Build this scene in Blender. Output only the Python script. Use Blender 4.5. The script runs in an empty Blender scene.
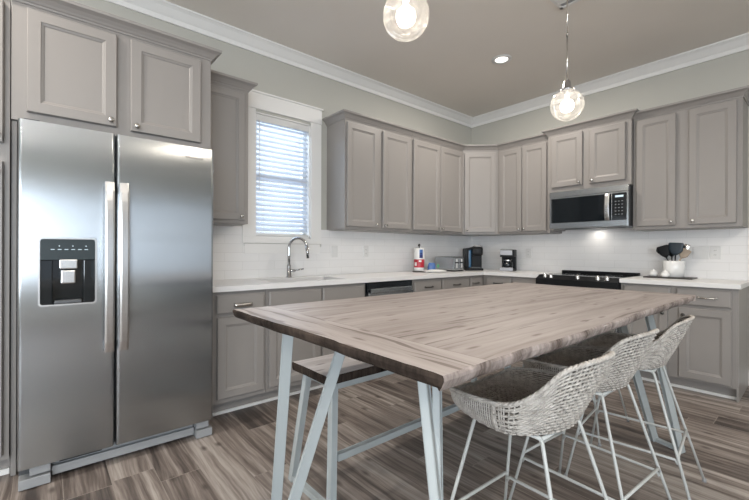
import bpy, bmesh, math, random
from mathutils import Vector, Matrix
random.seed(7)
scn = bpy.context.scene
COL = scn.collection
PI = math.pi

# ---------------------------------------------------------------- camera
CAM = (3.3309, -4.6913, 1.1632)
PHI = math.radians(40.346)
ROLL = -0.0033
F = Vector((-math.cos(PHI), math.sin(PHI), 0))
R = Vector((math.sin(PHI), math.cos(PHI), 0))
U = Vector((0, 0, 1))
Rr = R * math.cos(ROLL) - U * math.sin(ROLL)
Ur = R * math.sin(ROLL) + U * math.cos(ROLL)
cd = bpy.data.cameras.new('camera')
cam = bpy.data.objects.new('camera', cd)
COL.objects.link(cam)
cam.matrix_world = Matrix(((Rr.x, Ur.x, -F.x, CAM[0]), (Rr.y, Ur.y, -F.y, CAM[1]), (Rr.z, Ur.z, -F.z, CAM[2]), (0, 0, 0, 1)))
cd.sensor_width = 36.0
cd.lens = 36.0 * 387.378 / 749
cd.shift_x = (374.5 - 372.504) / 749
cd.shift_y = 0.72 / 749
cd.clip_start = 0.02
scn.camera = cam

# ---------------------------------------------------------------- view, world, lights
scn.view_settings.view_transform = 'Standard'
scn.view_settings.look = 'None'
scn.view_settings.gamma = 1.0
scn.view_settings.use_curve_mapping = False
scn.view_settings.exposure = 0.40
scn.cycles.max_bounces = 10
scn.cycles.diffuse_bounces = 5
scn.cycles.glossy_bounces = 4
scn.cycles.transparent_max_bounces = 16
scn.cycles.sample_clamp_indirect = 6.0
scn.cycles.caustics_reflective = False
scn.cycles.caustics_refractive = False

world = bpy.data.worlds.new('world')
scn.world = world
world.use_nodes = True
wn = world.node_tree
wn.nodes.clear()
wo = wn.nodes.new('ShaderNodeOutputWorld')
wb = wn.nodes.new('ShaderNodeBackground')
wb.inputs[0].default_value = (0.78, 0.88, 1.0, 1)
wb.inputs[1].default_value = 1.0
wn.links.new(wb.outputs[0], wo.inputs[0])

CEIL = 3.047
RX, RY = 7.5, -9.0        # far ends of the open-plan room


def area_light(name, loc, direction, sx, sy, power, color, spread=180):
    l = bpy.data.lights.new(name, 'AREA')
    l.shape = 'RECTANGLE'
    l.size = sx
    l.size_y = sy
    l.energy = power
    l.color = color
    l.spread = math.radians(spread)
    o = bpy.data.objects.new(name, l)
    o.location = loc
    o.rotation_euler = Vector(direction).to_track_quat('-Z', 'Y').to_euler()
    COL.objects.link(o)
    return o


DAY = (0.80, 0.90, 1.0)
WARM = (1.0, 0.92, 0.83)
# daylight coming in through the window openings
for nm_, lc_, dr_, sx_, sy_ in (('sky_portal_right', (RX + 0.10, -3.4, 1.45), (-1, 0, 0), 1.85, 4.3), ('sky_portal_front', (4.3, RY - 0.10, 1.45), (0, 1, 0), 4.3, 1.95), ('sky_portal_sink', (-0.13, -2.9625, 1.845), (1, 0, 0), 1.13, 0.57)):
    pl_ = area_light(nm_, lc_, dr_, sx_, sy_, 1, (1, 1, 1))
    pl_.data.cycles.is_portal = True
area_light('daylight_front', (4.3, RY + 0.03, 1.45), (0, 1, 0.45), 4.2, 1.9, 95, (0.90, 0.95, 1.0))
area_light('added_daylight_right', (RX - 0.03, -7.15, 1.45), (-1, 0, 0.35), 2.8, 1.75, 190, DAY)  # added lamp, placed clear of the fridge's reflection to light stools from the right
area_light('daylight_sink_window', (-0.16, -2.96, 1.85), (1, 0, -0.15), 0.55, 1.1, 8, (0.70, 0.85, 1.0))
# recessed ceiling lamps: (x, y)
DOWNLIGHTS = [(1.25, -1.27), (1.1, -5.4), (2.9, -6.2), (1.25, -6.6), (4.6, -1.6), (4.6, -4.2), (4.6, -6.9), (6.3, -6.2)]
DOWN_W = 20.0

# ---------------------------------------------------------------- node helpers


class NT:
    def __init__(self, name):
        self.mat = bpy.data.materials.new(name)
        self.mat.use_nodes = True
        self.t = self.mat.node_tree
        self.t.nodes.clear()
        self.out = self.t.nodes.new('ShaderNodeOutputMaterial')

    def n(self, typ, ins=None, **props):
        nd = self.t.nodes.new('ShaderNode' + typ)
        for k, v in props.items():
            setattr(nd, k, v)
        for k, v in (ins or {}).items():
            s = nd.inputs[k]
            if isinstance(v, bpy.types.NodeSocket):
                self.t.links.new(v, s)
            elif isinstance(v, tuple) and len(v) == 3 and s.type == 'RGBA':
                s.default_value = (*v, 1)
            else:
                s.default_value = v
        return nd

    def math(self, op, a, b=0.0, c=None):
        ins = {0: a, 1: b}
        if c is not None:
            ins[2] = c
        return self.n('Math', ins, operation=op).outputs[0]

    def mix(self, fac, a, b, blend='MIX'):
        nd = self.n('Mix', None, data_type='RGBA', blend_type=blend)
        for i, v in ((0, fac), (6, a), (7, b)):
            s = nd.inputs[i]
            if isinstance(v, bpy.types.NodeSocket):
                self.t.links.new(v, s)
            else:
                s.default_value = (*v, 1) if isinstance(v, tuple) else v
        return nd.outputs[2]

    def ramp(self, fac, stops):
        nd = self.n('ValToRGB', {0: fac})
        e = nd.color_ramp.elements
        while len(e) < len(stops):
            e.new(0.5)
        for el, (p, c) in zip(e, stops):
            el.position = p
            el.color = (*c, 1) if isinstance(c, tuple) else (c, c, c, 1)
        return nd.outputs[0]

    def noise(self, vec, scale, detail=3.0, rough=0.55, dist=0.0):
        return self.n('TexNoise', {'Vector': vec, 'Scale': scale, 'Detail': detail, 'Roughness': rough, 'Distortion': dist}).outputs[0]

    def coord(self, which='Object'):
        return self.n('TexCoord').outputs[which]

    def xyz(self, v):
        return self.n('SeparateXYZ', {0: v}).outputs

    def vec(self, x, y, z=0.0):
        return self.n('CombineXYZ', {0: x, 1: y, 2: z}).outputs[0]

    def principled(self, base, rough=0.5, metal=0.0, **kw):
        ins = {'Base Color': base, 'Roughness': rough, 'Metallic': metal}
        ins.update(kw)
        p = self.n('BsdfPrincipled', ins)
        self.t.links.new(p.outputs[0], self.out.inputs[0])
        return p

    def bump(self, h, strength=0.2, dist=0.01):
        return self.n('Bump', {'Height': h, 'Strength': strength, 'Distance': dist}).outputs[0]


def paint(name, col, rough=0.45, var=0.03, scale=3.0, metal=0.0, bump=0.0, **kw):
    t = NT(name)
    c = t.coord()
    nz = t.noise(c, scale, 2)
    lo = tuple(x * (1 - var) for x in col)
    hi = tuple(min(1, x * (1 + var)) for x in col)
    base = t.mix(nz, lo, hi)
    if bump:
        kw['Normal'] = t.bump(t.noise(c, 220, 2), bump, 0.002)
    t.principled(base, rough, metal, **kw)
    return t.mat


def emit(name, col, strength):
    t = NT(name)
    e = t.n('Emission', {0: col, 1: strength})
    t.t.links.new(e.outputs[0], t.out.inputs[0])
    return t.mat


def brushed(name, col, rough=0.3, axis='h'):
    t = NT(name)
    c = t.coord()
    x, y, z = t.xyz(c)
    if axis == 'h':
        v = t.vec(t.math('MULTIPLY', t.math('ADD', x, y), 1.5), t.math('MULTIPLY', z, 260.0))
    else:
        v = t.vec(t.math('MULTIPLY', t.math('ADD', x, y), 260.0), t.math('MULTIPLY', z, 1.5))
    nz = t.noise(v, 1.0, 3)
    base = t.mix(nz, tuple(k * 0.93 for k in col), col)
    r = t.n('MapRange', {0: nz, 3: rough - 0.03, 4: rough + 0.05}).outputs[0]
    wav = t.noise(c, 1.6, 1)
    b = t.bump(wav, 0.10, 0.03)
    p = t.principled(base, r, 1.0, Normal=b)
    if axis == 'h':
        p.inputs['Anisotropic'].default_value = 0.92
        tg = t.n('Tangent', None, direction_type='RADIAL', axis='Z')
        t.t.links.new(tg.outputs[0], p.inputs['Tangent'])
    return t.mat


def floor_material():
    t = NT('wood_look_plank_tile')
    c = t.coord()
    x, y, z = t.xyz(c)
    W, L = 0.188, 1.18
    yr = t.math('DIVIDE', t.math('ADD', y, 8.00), W)
    row = t.math('FLOOR', yr)
    rr = t.n('TexWhiteNoise', {'W': row}, noise_dimensions='1D').outputs[0]
    xs = t.math('ADD', t.math('DIVIDE', x, L), t.math('MULTIPLY', rr, 5.0))
    col = t.math('FLOOR', xs)
    idn = t.n('TexWhiteNoise', {'Vector': t.vec(row, col)}, noise_dimensions='2D')
    pid = idn.outputs[0]
    off = t.math('MULTIPLY', pid, 40.0)
    warp = t.noise(t.vec(t.math('ADD', x, off), t.math('MULTIPLY', y, 3.0), off), 1.6, 2)
    yy = t.math('ADD', y, t.math('MULTIPLY', warp, 0.07))
    g1 = t.noise(t.vec(t.math('MULTIPLY', x, 0.55), t.math('MULTIPLY', yy, 12.5), off), 1.5, 4, 0.6)
    g2 = t.noise(t.vec(t.math('MULTIPLY', x, 3.0), t.math('MULTIPLY', yy, 75.0), off), 1.0, 4, 0.65)
    f = t.math('ADD', t.math('MULTIPLY', g1, 0.68), t.math('MULTIPLY', g2, 0.36))
    f = t.math('ADD', f, t.math('MULTIPLY', t.math('SUBTRACT', pid, 0.5), 0.17))
    base = t.ramp(f, [(0.36, (0.055, 0.044, 0.039)), (0.47, (0.130, 0.106, 0.093)), (0.56, (0.235, 0.200, 0.178)), (0.70, (0.42, 0.382, 0.350))])
    vo = t.n('TexVoronoi', {'Vector': t.vec(t.math('MULTIPLY', x, 1.6), t.math('MULTIPLY', y, 3.2)), 'Scale': 1.5}, voronoi_dimensions='2D').outputs[0]
    knot = t.ramp(vo, [(0.02, 1.0), (0.10, 0.0)])
    base = t.mix(t.math('MULTIPLY', knot, 0.75), base, (0.055, 0.042, 0.036))
    fy = t.math('FRACT', yr)
    fx = t.math('FRACT', xs)
    ey = t.math('MINIMUM', fy, t.math('SUBTRACT', 1.0, fy))
    ex = t.math('MINIMUM', fx, t.math('SUBTRACT', 1.0, fx))
    gy = t.math('LESS_THAN', ey, 0.009)
    gx = t.math('LESS_THAN', ex, 0.0017)
    g = t.math('MAXIMUM', gy, gx)
    base = t.mix(t.math('MULTIPLY', g, 0.75), base, (0.30, 0.265, 0.235))
    h = t.math('SUBTRACT', t.math('MULTIPLY', g2, 0.3), g)
    t.principled(base, t.n('MapRange', {0: g2, 3: 0.36, 4: 0.52}).outputs[0], 0.0, Normal=t.bump(h, 0.25, 0.002))
    return t.mat


def table_wood(name, half_len, board, end_dark=False, tint=(1, 1, 1)):
    """weathered reclaimed planks along local Y, breadboard strips across the two ends"""
    t = NT(name)
    c = t.coord()
    x, y, z = t.xyz(c)
    isend = t.math('GREATER_THAN', t.math('ABSOLUTE', y), half_len - board) if board else 0.0
    u = t.mixf(isend, y, x) if board else y
    v = t.mixf(isend, x, y) if board else x
    W = 0.155
    vr = t.math('DIVIDE', t.math('ADD', v, 5.0 + 0.03), W)
    if board:
        vr = t.mixf(isend, vr, t.math('MULTIPLY', t.math('SIGN', y), 50.0))
    row = t.math('FLOOR', vr)
    pid = t.n('TexWhiteNoise', {'W': row}, noise_dimensions='1D').outputs[0]
    off = t.math('MULTIPLY', pid, 30.0)
    warp = t.noise(t.vec(t.math('MULTIPLY', u, 1.2), t.math('MULTIPLY', v, 4.0), off), 1.5, 3)
    vv = t.math('ADD', v, t.math('MULTIPLY', warp, 0.10))
    g1 = t.noise(t.vec(t.math('MULTIPLY', u, 0.7), t.math('MULTIPLY', vv, 11.0), off), 1.5, 4, 0.62)
    g2 = t.noise(t.vec(t.math('MULTIPLY', u, 3.5), t.math('MULTIPLY', vv, 90.0), off), 1.0, 4, 0.65)
    f = t.math('ADD', t.math('MULTIPLY', g1, 0.72), t.math('MULTIPLY', g2, 0.28))
    f = t.math('ADD', f, t.math('MULTIPLY', t.math('SUBTRACT', pid, 0.5), 0.13))
    f = t.math('ADD', t.math('MULTIPLY', t.math('SUBTRACT', f, 0.5), 1.45), 0.5)
    k = lambda *q: tuple(a * b for a, b in zip(q, tint))
    base = t.ramp(f, [(0.22, k(0.18, 0.148, 0.134)), (0.40, k(0.290, 0.250, 0.234)), (0.55, k(0.355, 0.314, 0.298)), (0.75, k(0.42, 0.382, 0.368))])
    # dark cracks and knots
    cr = t.noise(t.vec(t.math('MULTIPLY', u, 1.1), t.math('MULTIPLY', vv, 26.0), t.math('ADD', off, 7.0)), 1.7, 3, 0.5)
    cr = t.math('ADD', cr, t.math('MULTIPLY', t.math('GREATER_THAN', pid, 0.66), 0.085))
    crm = t.ramp(cr, [(0.64, 0.0), (0.70, 1.0)])
    base = t.mix(t.math('MULTIPLY', crm, 0.75), base, (0.105, 0.078, 0.063))
    vo = t.n('TexVoronoi', {'Vector': t.vec(t.math('ADD', t.math('MULTIPLY', u, 1.3), off), t.math('MULTIPLY', v, 5.5)), 'Scale': 2.0}, voronoi_dimensions='2D').outputs[0]
    kn = t.ramp(vo, [(0.03, 1.0), (0.10, 0.0)])
    base = t.mix(t.math('MULTIPLY', kn, 0.8), base, (0.12, 0.085, 0.07))
    fr = t.math('FRACT', vr)
    e = t.math('MINIMUM', fr, t.math('SUBTRACT', 1.0, fr))
    seam = t.math('LESS_THAN', e, 0.008)
    if board:
        seam = t.math('MULTIPLY', seam, t.math('SUBTRACT', 1.0, isend))
        s2 = t.math('LESS_THAN', t.math('ABSOLUTE', t.math('SUBTRACT', t.math('ABSOLUTE', y), half_len - board)), 0.0018)
        seam = t.math('MAXIMUM', seam, s2)
    base = t.mix(t.math('MULTIPLY', seam, 0.6), base, (0.15, 0.12, 0.10))
    h = t.math('SUBTRACT', t.math('MULTIPLY', g2, 0.4), seam)
    t.principled(base, 0.5, 0.0, Normal=t.bump(h, 0.25, 0.003))
    return t.mat


def _mixf(self, fac, a, b):
    nd = self.n('Mix', None, data_type='FLOAT')
    for i, v in ((0, fac), (2, a), (3, b)):
        if isinstance(v, bpy.types.NodeSocket):
            self.t.links.new(v, nd.inputs[i])
        else:
            nd.inputs[i].default_value = v
    return nd.outputs[0]


NT.mixf = _mixf


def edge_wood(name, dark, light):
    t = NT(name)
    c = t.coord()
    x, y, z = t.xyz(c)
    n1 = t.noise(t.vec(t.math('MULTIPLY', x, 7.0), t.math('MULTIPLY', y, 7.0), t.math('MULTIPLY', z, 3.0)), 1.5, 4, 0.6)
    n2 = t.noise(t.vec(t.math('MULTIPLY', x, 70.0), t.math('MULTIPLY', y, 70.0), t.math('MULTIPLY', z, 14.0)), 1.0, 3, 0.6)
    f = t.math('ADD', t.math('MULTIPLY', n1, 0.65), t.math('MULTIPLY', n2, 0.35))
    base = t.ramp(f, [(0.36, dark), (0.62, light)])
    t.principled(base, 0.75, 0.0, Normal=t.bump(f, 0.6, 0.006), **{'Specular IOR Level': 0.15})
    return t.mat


def tile_material():
    t = NT('white_subway_tile')
    c = t.coord()
    x, y, z = t.xyz(c)
    br = t.n('TexBrick', {'Vector': t.vec(t.math('ADD', x, y), t.math('SUBTRACT', z, 0.914), 0.0), 'Color1': (0.83, 0.825, 0.82), 'Color2': (0.80, 0.795, 0.79),
                          'Mortar': (0.70, 0.695, 0.685), 'Scale': 1.0, 'Mortar Size': 0.0016, 'Mortar Smooth': 0.2, 'Brick Width': 0.305, 'Row Height': 0.0765})
    br.offset = 0.5
    t.principled(br.outputs[0], 0.30, 0.0, Normal=t.bump(t.math('MULTIPLY', br.outputs[1], -1.0), 0.25, 0.002))
    return t.mat


def quartz():
    t = NT('white_quartz')
    c = t.coord()
    n1 = t.noise(c, 150, 2, 0.5)
    base = t.ramp(n1, [(0.3, (0.785, 0.78, 0.775)), (0.7, (0.80, 0.795, 0.79))])
    t.principled(base, 0.3)
    return t.mat


def wicker(name, lo, hi, rough=0.75):
    t = NT(name)
    c = t.coord()
    n1 = t.noise(c, 38, 3, 0.6)
    n2 = t.noise(c, 240, 2, 0.6)
    f = t.math('ADD', t.math('MULTIPLY', n1, 0.6), t.math('MULTIPLY', n2, 0.4))
    base = t.ramp(f, [(0.36, lo), (0.60, hi)])
    t.principled(base, rough, 0.0, Normal=t.bump(n2, 0.4, 0.002))
    return t.mat


def clear_glass(name, tint=(1, 1, 1), refl=0.06, haze=0.0, rough=0.02):
    t = NT(name)
    tr = t.n('BsdfTransparent', {0: tint})
    gl = t.n('BsdfGlossy', {0: (1, 1, 1), 'Roughness': rough})
    lw = t.n('LayerWeight', {0: 0.35})
    fac = t.math('ADD', t.math('MULTIPLY', lw.outputs[1], 0.55), refl)
    m = t.n('MixShader', {0: fac, 1: tr.outputs[0], 2: gl.outputs[0]})
    last = m
    if haze:
        df = t.n('BsdfTranslucent', {0: (0.95, 0.95, 0.95)})
        seeds = t.ramp(t.noise(t.coord(), 42, 2, 0.5), [(0.50, haze), (0.72, min(1.0, haze * 3.2))])
        last = t.n('MixShader', {0: seeds, 1: m.outputs[0], 2: df.outputs[0]})
    t.t.links.new(last.outputs[0], t.out.inputs[0])
    return t.mat


def slat_mat():
    t = NT('white_blind_slat')
    p = t.n('BsdfPrincipled', {'Base Color': (0.72, 0.75, 0.80), 'Roughness': 0.45})
    tl = t.n('BsdfTranslucent', {0: (0.80, 0.86, 0.95)})
    m = t.n('MixShader', {0: 0.34, 1: p.outputs[0], 2: tl.outputs[0]})
    t.t.links.new(m.outputs[0], t.out.inputs[0])
    return t.mat


M = {}
M['cab'] = paint('greige_cabinet_paint', (0.285, 0.268, 0.254), 0.40, 0.02)
M['wall'] = paint('grey_green_wall_paint', (0.49, 0.485, 0.445), 0.65, 0.02)
M['ceil'] = paint('taupe_ceiling_paint', (0.78, 0.74, 0.69), 0.75, 0.02)
M['trim'] = paint('white_trim_paint', (0.82, 0.815, 0.80), 0.4, 0.02)
M['tile'] = tile_material()
M['quartz'] = quartz()
M['floor'] = floor_material()
M['ss'] = brushed('brushed_stainless', (0.415, 0.435, 0.45), 0.20)
M['ss_v'] = brushed('brushed_stainless_vertical', (0.66, 0.66, 0.66), 0.24, 'v')
M['ss_dark'] = paint('dark_grey_metal', (0.11, 0.115, 0.12), 0.4, 0.05, metal=0.6)
M['grey_plastic'] = paint('grey_plastic', (0.30, 0.31, 0.32), 0.45)
M['steel_dull'] = paint('dull_steel', (0.30, 0.30, 0.31), 0.42, 0.05, metal=1.0)
M['nickel'] = paint('satin_nickel', (0.62, 0.60, 0.57), 0.22, 0.03, metal=1.0)
M['chrome'] = paint('polished_chrome', (0.50, 0.50, 0.51), 0.08, 0.01, metal=1.0)
M['bronze'] = paint('dark_nickel', (0.10, 0.095, 0.09), 0.3, 0.05, metal=0.9)
M['black'] = paint('black_plastic', (0.008, 0.0085, 0.010), 0.42, 0.1, **{'Specular IOR Level': 0.2})
M['blackglass'] = paint('black_glass', (0.008, 0.011, 0.014), 0.06, 0.1)
M['teal_dark'] = paint('dark_teal_panel', (0.03, 0.042, 0.047), 0.2, 0.1)
M['iron'] = paint('cast_iron', (0.02, 0.02, 0.021), 0.55, 0.15, bump=0.2)
M['white_metal'] = paint('pale_powder_coated_steel', (0.40, 0.44, 0.45), 0.4, 0.03)
M['rod'] = paint('white_coated_rod', (0.50, 0.52, 0.51), 0.4, 0.03)
M['white'] = paint('white_plastic', (0.72, 0.72, 0.71), 0.35, 0.02)
M['ceramic'] = paint('white_ceramic', (0.80, 0.80, 0.79), 0.12, 0.02)
M['wick'] = wicker('grey_washed_wicker', (0.33, 0.308, 0.282), (0.56, 0.535, 0.50))
M['wick_shade'] = wicker('wicker_gap_shade', (0.030, 0.024, 0.019), (0.095, 0.078, 0.064))  # dark tone painted for shade between strands and inside the stool
M['wick_seat'] = wicker('brown_wicker_seat', (0.36, 0.32, 0.28), (0.60, 0.55, 0.50))  # seat strand colour lifted to offset shade under the table
M['glass'] = clear_glass('window_glass')
M['globe'] = clear_glass('seeded_globe_glass', refl=0.05, haze=0.030)
M['bulbglass'] = clear_glass('bulb_glass', refl=0.05, haze=0.01)
M['filament'] = emit('lamp_filament', (1.0, 0.86, 0.68), 14.0)
M['lamp'] = emit('lamp_diffuser', (1.0, 0.95, 0.88), 2.2)
M['slat'] = slat_mat()
M['led'] = emit('display_led', (0.75, 0.9, 1.0), 0.9)
M['table'] = table_wood('weathered_table_wood', 1.1, 0.16)
M['benchwood'] = table_wood('weathered_bench_wood', 0.9, 0.0, tint=(1.55, 1.62, 1.66))
M['edge_dark'] = edge_wood('dark_rough_sawn_edge_and_shade', (0.007, 0.005, 0.004), (0.060, 0.045, 0.037))
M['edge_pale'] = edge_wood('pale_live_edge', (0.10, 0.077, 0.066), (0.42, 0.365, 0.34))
M['red'] = paint('red_wrapper', (0.42, 0.02, 0.035), 0.3, 0.05)
M['blue'] = paint('blue_print', (0.06, 0.14, 0.36), 0.3, 0.05)
M['navy'] = paint('navy_print', (0.02, 0.03, 0.13), 0.3, 0.05)
M['green'] = paint('green_print', (0.02, 0.32, 0.10), 0.3, 0.05)
M['water'] = paint('blue_tinted_tank', (0.03, 0.10, 0.19), 0.08, 0.05)
M['blueblack'] = paint('blue_black_silicone', (0.008, 0.020, 0.032), 0.4, 0.1)
M['utwood'] = paint('utensil_wood', (0.33, 0.27, 0.21), 0.6, 0.1)
M['slate'] = paint('dark_slate', (0.035, 0.030, 0.027), 0.4, 0.2)
M['siding'] = paint('outside_siding', (0.70, 0.68, 0.62), 0.7, 0.05)
M['patio'] = paint('outside_patio', (0.30, 0.32, 0.32), 0.9, 0.1)  # grey patio ground, toned for its reflection in the fridge
M['porch'] = paint('outside_porch', (0.10, 0.13, 0.11), 0.8)
M['dark_gap'] = paint('dark_recess', (0.02, 0.02, 0.02), 0.8)

# ---------------------------------------------------------------- mesh builder
WL = {}    # world location of every thing's origin


class MB:
    def __init__(self):
        self.bm = bmesh.new()
        self.M = Matrix.Identity(4)
        self.mi = 0

    def frame(self, o, u, n):
        """local (u, v=up, n=out) -> world"""
        o, u, n = Vector(o), Vector(u).normalized(), Vector(n).normalized()
        self.M = Matrix(((u.x, 0, n.x, o.x), (u.y, 0, n.y, o.y), (u.z, 1, n.z, o.z), (0, 0, 0, 1)))
        return self

    def v(self, p):
        return self.bm.verts.new(self.M @ Vector(p))

    def face(self, vs, mi=None, smooth=False):
        try:
            f = self.bm.faces.new(vs)
        except ValueError:
            return None
        f.material_index = self.mi if mi is None else mi
        f.smooth = smooth
        return f

    def box(self, a, b, bev=0.0, mi=None, taper=None):
        x0, y0, z0 = (min(a[i], b[i]) for i in range(3))
        x1, y1, z1 = (max(a[i], b[i]) for i in range(3))
        P = [(x0, y0, z0), (x1, y0, z0), (x1, y1, z0), (x0, y1, z0), (x0, y0, z1), (x1, y0, z1), (x1, y1, z1), (x0, y1, z1)]
        vs = [self.v(p) for p in P]
        fs = [self.face([vs[i] for i in q], mi) for q in ((3, 2, 1, 0), (4, 5, 6, 7), (0, 1, 5, 4), (1, 2, 6, 5), (2, 3, 7, 6), (3, 0, 4, 7))]
        if bev > 0:
            es = list({e for f in fs for e in f.edges})
            r = bmesh.ops.bevel(self.bm, geom=es, offset=bev, segments=2, affect='EDGES', profile=0.6)
            for f in r['faces']:
                f.material_index = self.mi if mi is None else mi
        return self

    def loops(self, rings, cap0=True, cap1=True, mi=None, smooth=False, closed=True):
        """rings: list of equal-length point lists, skinned in order"""
        rv = [[self.v(p) for p in r] for r in rings]
        n = len(rv[0])
        for a, b in zip(rv, rv[1:]):
            for i in range(n if closed else n - 1):
                j = (i + 1) % n
                self.face([a[i], a[j], b[j], b[i]], mi, smooth)
        if cap0:
            self.face(list(reversed(rv[0])), mi)
        if cap1:
            self.face(rv[-1], mi)
        return rv

    def rect_rings(self, u0, u1, v0, v1, steps, mi=None, cap0=True):
        """steps: list of (inset, n)"""
        rings = []
        for ins, n in steps:
            rings.append([(u0 + ins, v0 + ins, n), (u1 - ins, v0 + ins, n), (u1 - ins, v1 - ins, n), (u0 + ins, v1 - ins, n)])
        self.loops(rings, cap0, True, mi)
        return self

    def lathe(self, prof, o=(0, 0, 0), axis=(0, 0, 1), seg=20, mi=None, smooth=True, cap=True):
        ax = Vector(axis).normalized()
        t = Vector((1, 0, 0)) if abs(ax.x) < 0.9 else Vector((0, 1, 0))
        a = ax.cross(t).normalized()
        b = ax.cross(a)
        o = Vector(o)
        rings = []
        for r, h in prof:
            r = max(r, 1e-4)
            rings.append([o + ax * h + (a * math.cos(2 * PI * k / seg) + b * math.sin(2 * PI * k / seg)) * r for k in range(seg)])
        self.loops(rings, cap, cap, mi, smooth)
        return self

    def cyl(self, p0, p1, r0, r1=None, seg=16, mi=None, smooth=True):
        p0, p1 = Vector(p0), Vector(p1)
        d = p1 - p0
        self.lathe([(r0, 0), (r0 if r1 is None else r1, d.length)], p0, d, seg, mi, smooth)
        return self

    def tube(self, pts, r, seg=8, mi=None, closed=False, smooth=True, rads=None):
        pts = [Vector(p) for p in pts]
        n = len(pts)
        rings = []
        up = None
        for i in range(n):
            if closed:
                d = pts[(i + 1) % n] - pts[i - 1]
            else:
                d = pts[min(i + 1, n - 1)] - pts[max(i - 1, 0)]
            d.normalize()
            if up is None:
                t = Vector((0, 0, 1)) if abs(d.z) < 0.9 else Vector((1, 0, 0))
                up = (t - d * t.dot(d)).normalized()
            else:
                up = (up - d * up.dot(d)).normalized()
            s = d.cross(up)
            rr = rads[i] if rads else r
            rings.append([pts[i] + (up * math.cos(2 * PI * k / seg) + s * math.sin(2 * PI * k / seg)) * rr for k in range(seg)])
        if closed:
            rings.append(rings[0])
        self.loops(rings, not closed, not closed, mi, smooth)
        return self

    def bar(self, p0, p1, w, h, side, bev=0.002, mi=None):
        """rectangular bar from p0 to p1, width w along 'side', thickness h across"""
        p0, p1 = Vector(p0), Vector(p1)
        d = (p1 - p0).normalized()
        s = Vector(side)
        s = (s - d * s.dot(d)).normalized()
        t = d.cross(s)
        def ring(p):
            b = bev
            pts = []
            for cu, cv in ((1, 1), (-1, 1), (-1, -1), (1, -1)):
                a1 = p + s * (cu * (w / 2 - (b if cu * cv > 0 else 0))) + t * (cv * (h / 2 - (0 if cu * cv > 0 else b)))
                a2 = p + s * (cu * (w / 2 - (0 if cu * cv > 0 else b))) + t * (cv * (h / 2 - (b if cu * cv > 0 else 0)))
                pts += [a1, a2]
            return pts
        self.loops([ring(p0), ring(p1)], True, True, mi)
        return self

    def sweep(self, path, prof, mi=None):
        """path: plan polyline [(u,n)]; prof: closed polygon [(out, v)]; outside is to the right of travel; in local (u,v,n)"""
        n = len(path)
        rings = []
        P = [Vector(p) for p in path]
        for i in range(n):
            def nrm(a, b):
                d = (b - a).normalized()
                return Vector((d.y, -d.x))
            if i == 0:
                m = nrm(P[0], P[1])
            elif i == n - 1:
                m = nrm(P[-2], P[-1])
            else:
                a, b = nrm(P[i - 1], P[i]), nrm(P[i], P[i + 1])
                m = (a + b)
                m = m / max(0.2, m.dot(a))
            rings.append([(P[i].x + m.x * o, v, P[i].y + m.y * o) for o, v in prof])
        self.loops(rings, True, True, mi)
        return self

    def sphere(self, o, r, seg=24, rings=14, mi=None, sz=1.0, a0=0.0, a1=PI):
        prof = [(r * math.sin(a0 + (a1 - a0) * k / rings), -r * sz * math.cos(a0 + (a1 - a0) * k / rings)) for k in range(rings + 1)]
        return self.lathe(prof, o, (0, 0, 1), seg, mi)

    def build(self, name, mats, parent=None, recalc=True):
        if recalc:
            bmesh.ops.recalc_face_normals(self.bm, faces=self.bm.faces[:])
        off = WL.get(parent.as_pointer(), Vector()) if parent else Vector()
        if off.length:
            bmesh.ops.translate(self.bm, verts=self.bm.verts[:], vec=-off)
        me = bpy.data.meshes.new(name)
        self.bm.to_mesh(me)
        self.bm.free()
        for m in (mats if isinstance(mats, (list, tuple)) else [mats]):
            me.materials.append(m)
        o = bpy.data.objects.new(name, me)
        COL.objects.link(o)
        if parent:
            o.parent = parent
            WL[o.as_pointer()] = off
        return o


def thing(name, label, cat, loc=(0, 0, 0), group=None):
    o = bpy.data.objects.new(name, None)
    o.empty_display_size = 0.1
    COL.objects.link(o)
    o.location = loc
    WL[o.as_pointer()] = Vector(loc)
    o['label'] = label
    o['category'] = cat
    if group:
        o['group'] = group
    return o


def tag(o, label, cat, group=None, kind=None):
    o['label'] = label
    o['category'] = cat
    if group:
        o['group'] = group
    if kind:
        o['kind'] = kind
    return o


def struct(o):
    o['kind'] = 'structure'
    return o


def copy_tree(o, parent=None):
    c = o.copy()
    COL.objects.link(c)
    if parent:
        c.parent = parent
    for ch in list(o.children):
        copy_tree(ch, c)
    return c


FA = dict(o=(0, 0, 0), u=(0, 1, 0), n=(1, 0, 0))      # wall with the window: u = world y, n = world x
FB = dict(o=(0, 0, 0), u=(1, 0, 0), n=(0, -1, 0))     # wall with the range:  u = world x, n = -world y


def mb(fr=None):
    m = MB()
    if fr:
        m.frame(**fr)
    return m


def wpt(fr, u, v, n):
    return Vector(fr['o']) + Vector(fr['u']).normalized() * u + Vector((0, 0, v)) + Vector(fr['n']).normalized() * n


# ---------------------------------------------------------------- room shell
WIN = dict(y0=-3.249, y1=-2.676, z0=1.28, z1=2.41)
m = mb()
m.box((0.0, RY, -0.12), (RX, 0, 0.0))
struct(m.build('floor', M['floor']))
m = mb()
m.box((-0.14, RY - 0.14, CEIL), (RX + 0.14, 0.14, CEIL + 0.12))
struct(m.build('ceiling', M['ceil']))
m = mb()   # wall with the sink window
w = WIN
for a, b in (((-0.14, RY - 0.14, 0), (0, w['y0'], CEIL)), ((-0.14, w['y1'], 0), (0, 0.0, CEIL)),
             ((-0.14, w['y0'], 0), (0, w['y1'], w['z0'])), ((-0.14, w['y0'], w['z1']), (0, w['y1'], CEIL))):
    m.box(a, b)
struct(m.build('wall_left', M['wall']))
m = mb()
m.box((-0.14, 0, 0), (RX + 0.14, 0.14, CEIL))
struct(m.build('wall_back', M['wall']))


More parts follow.
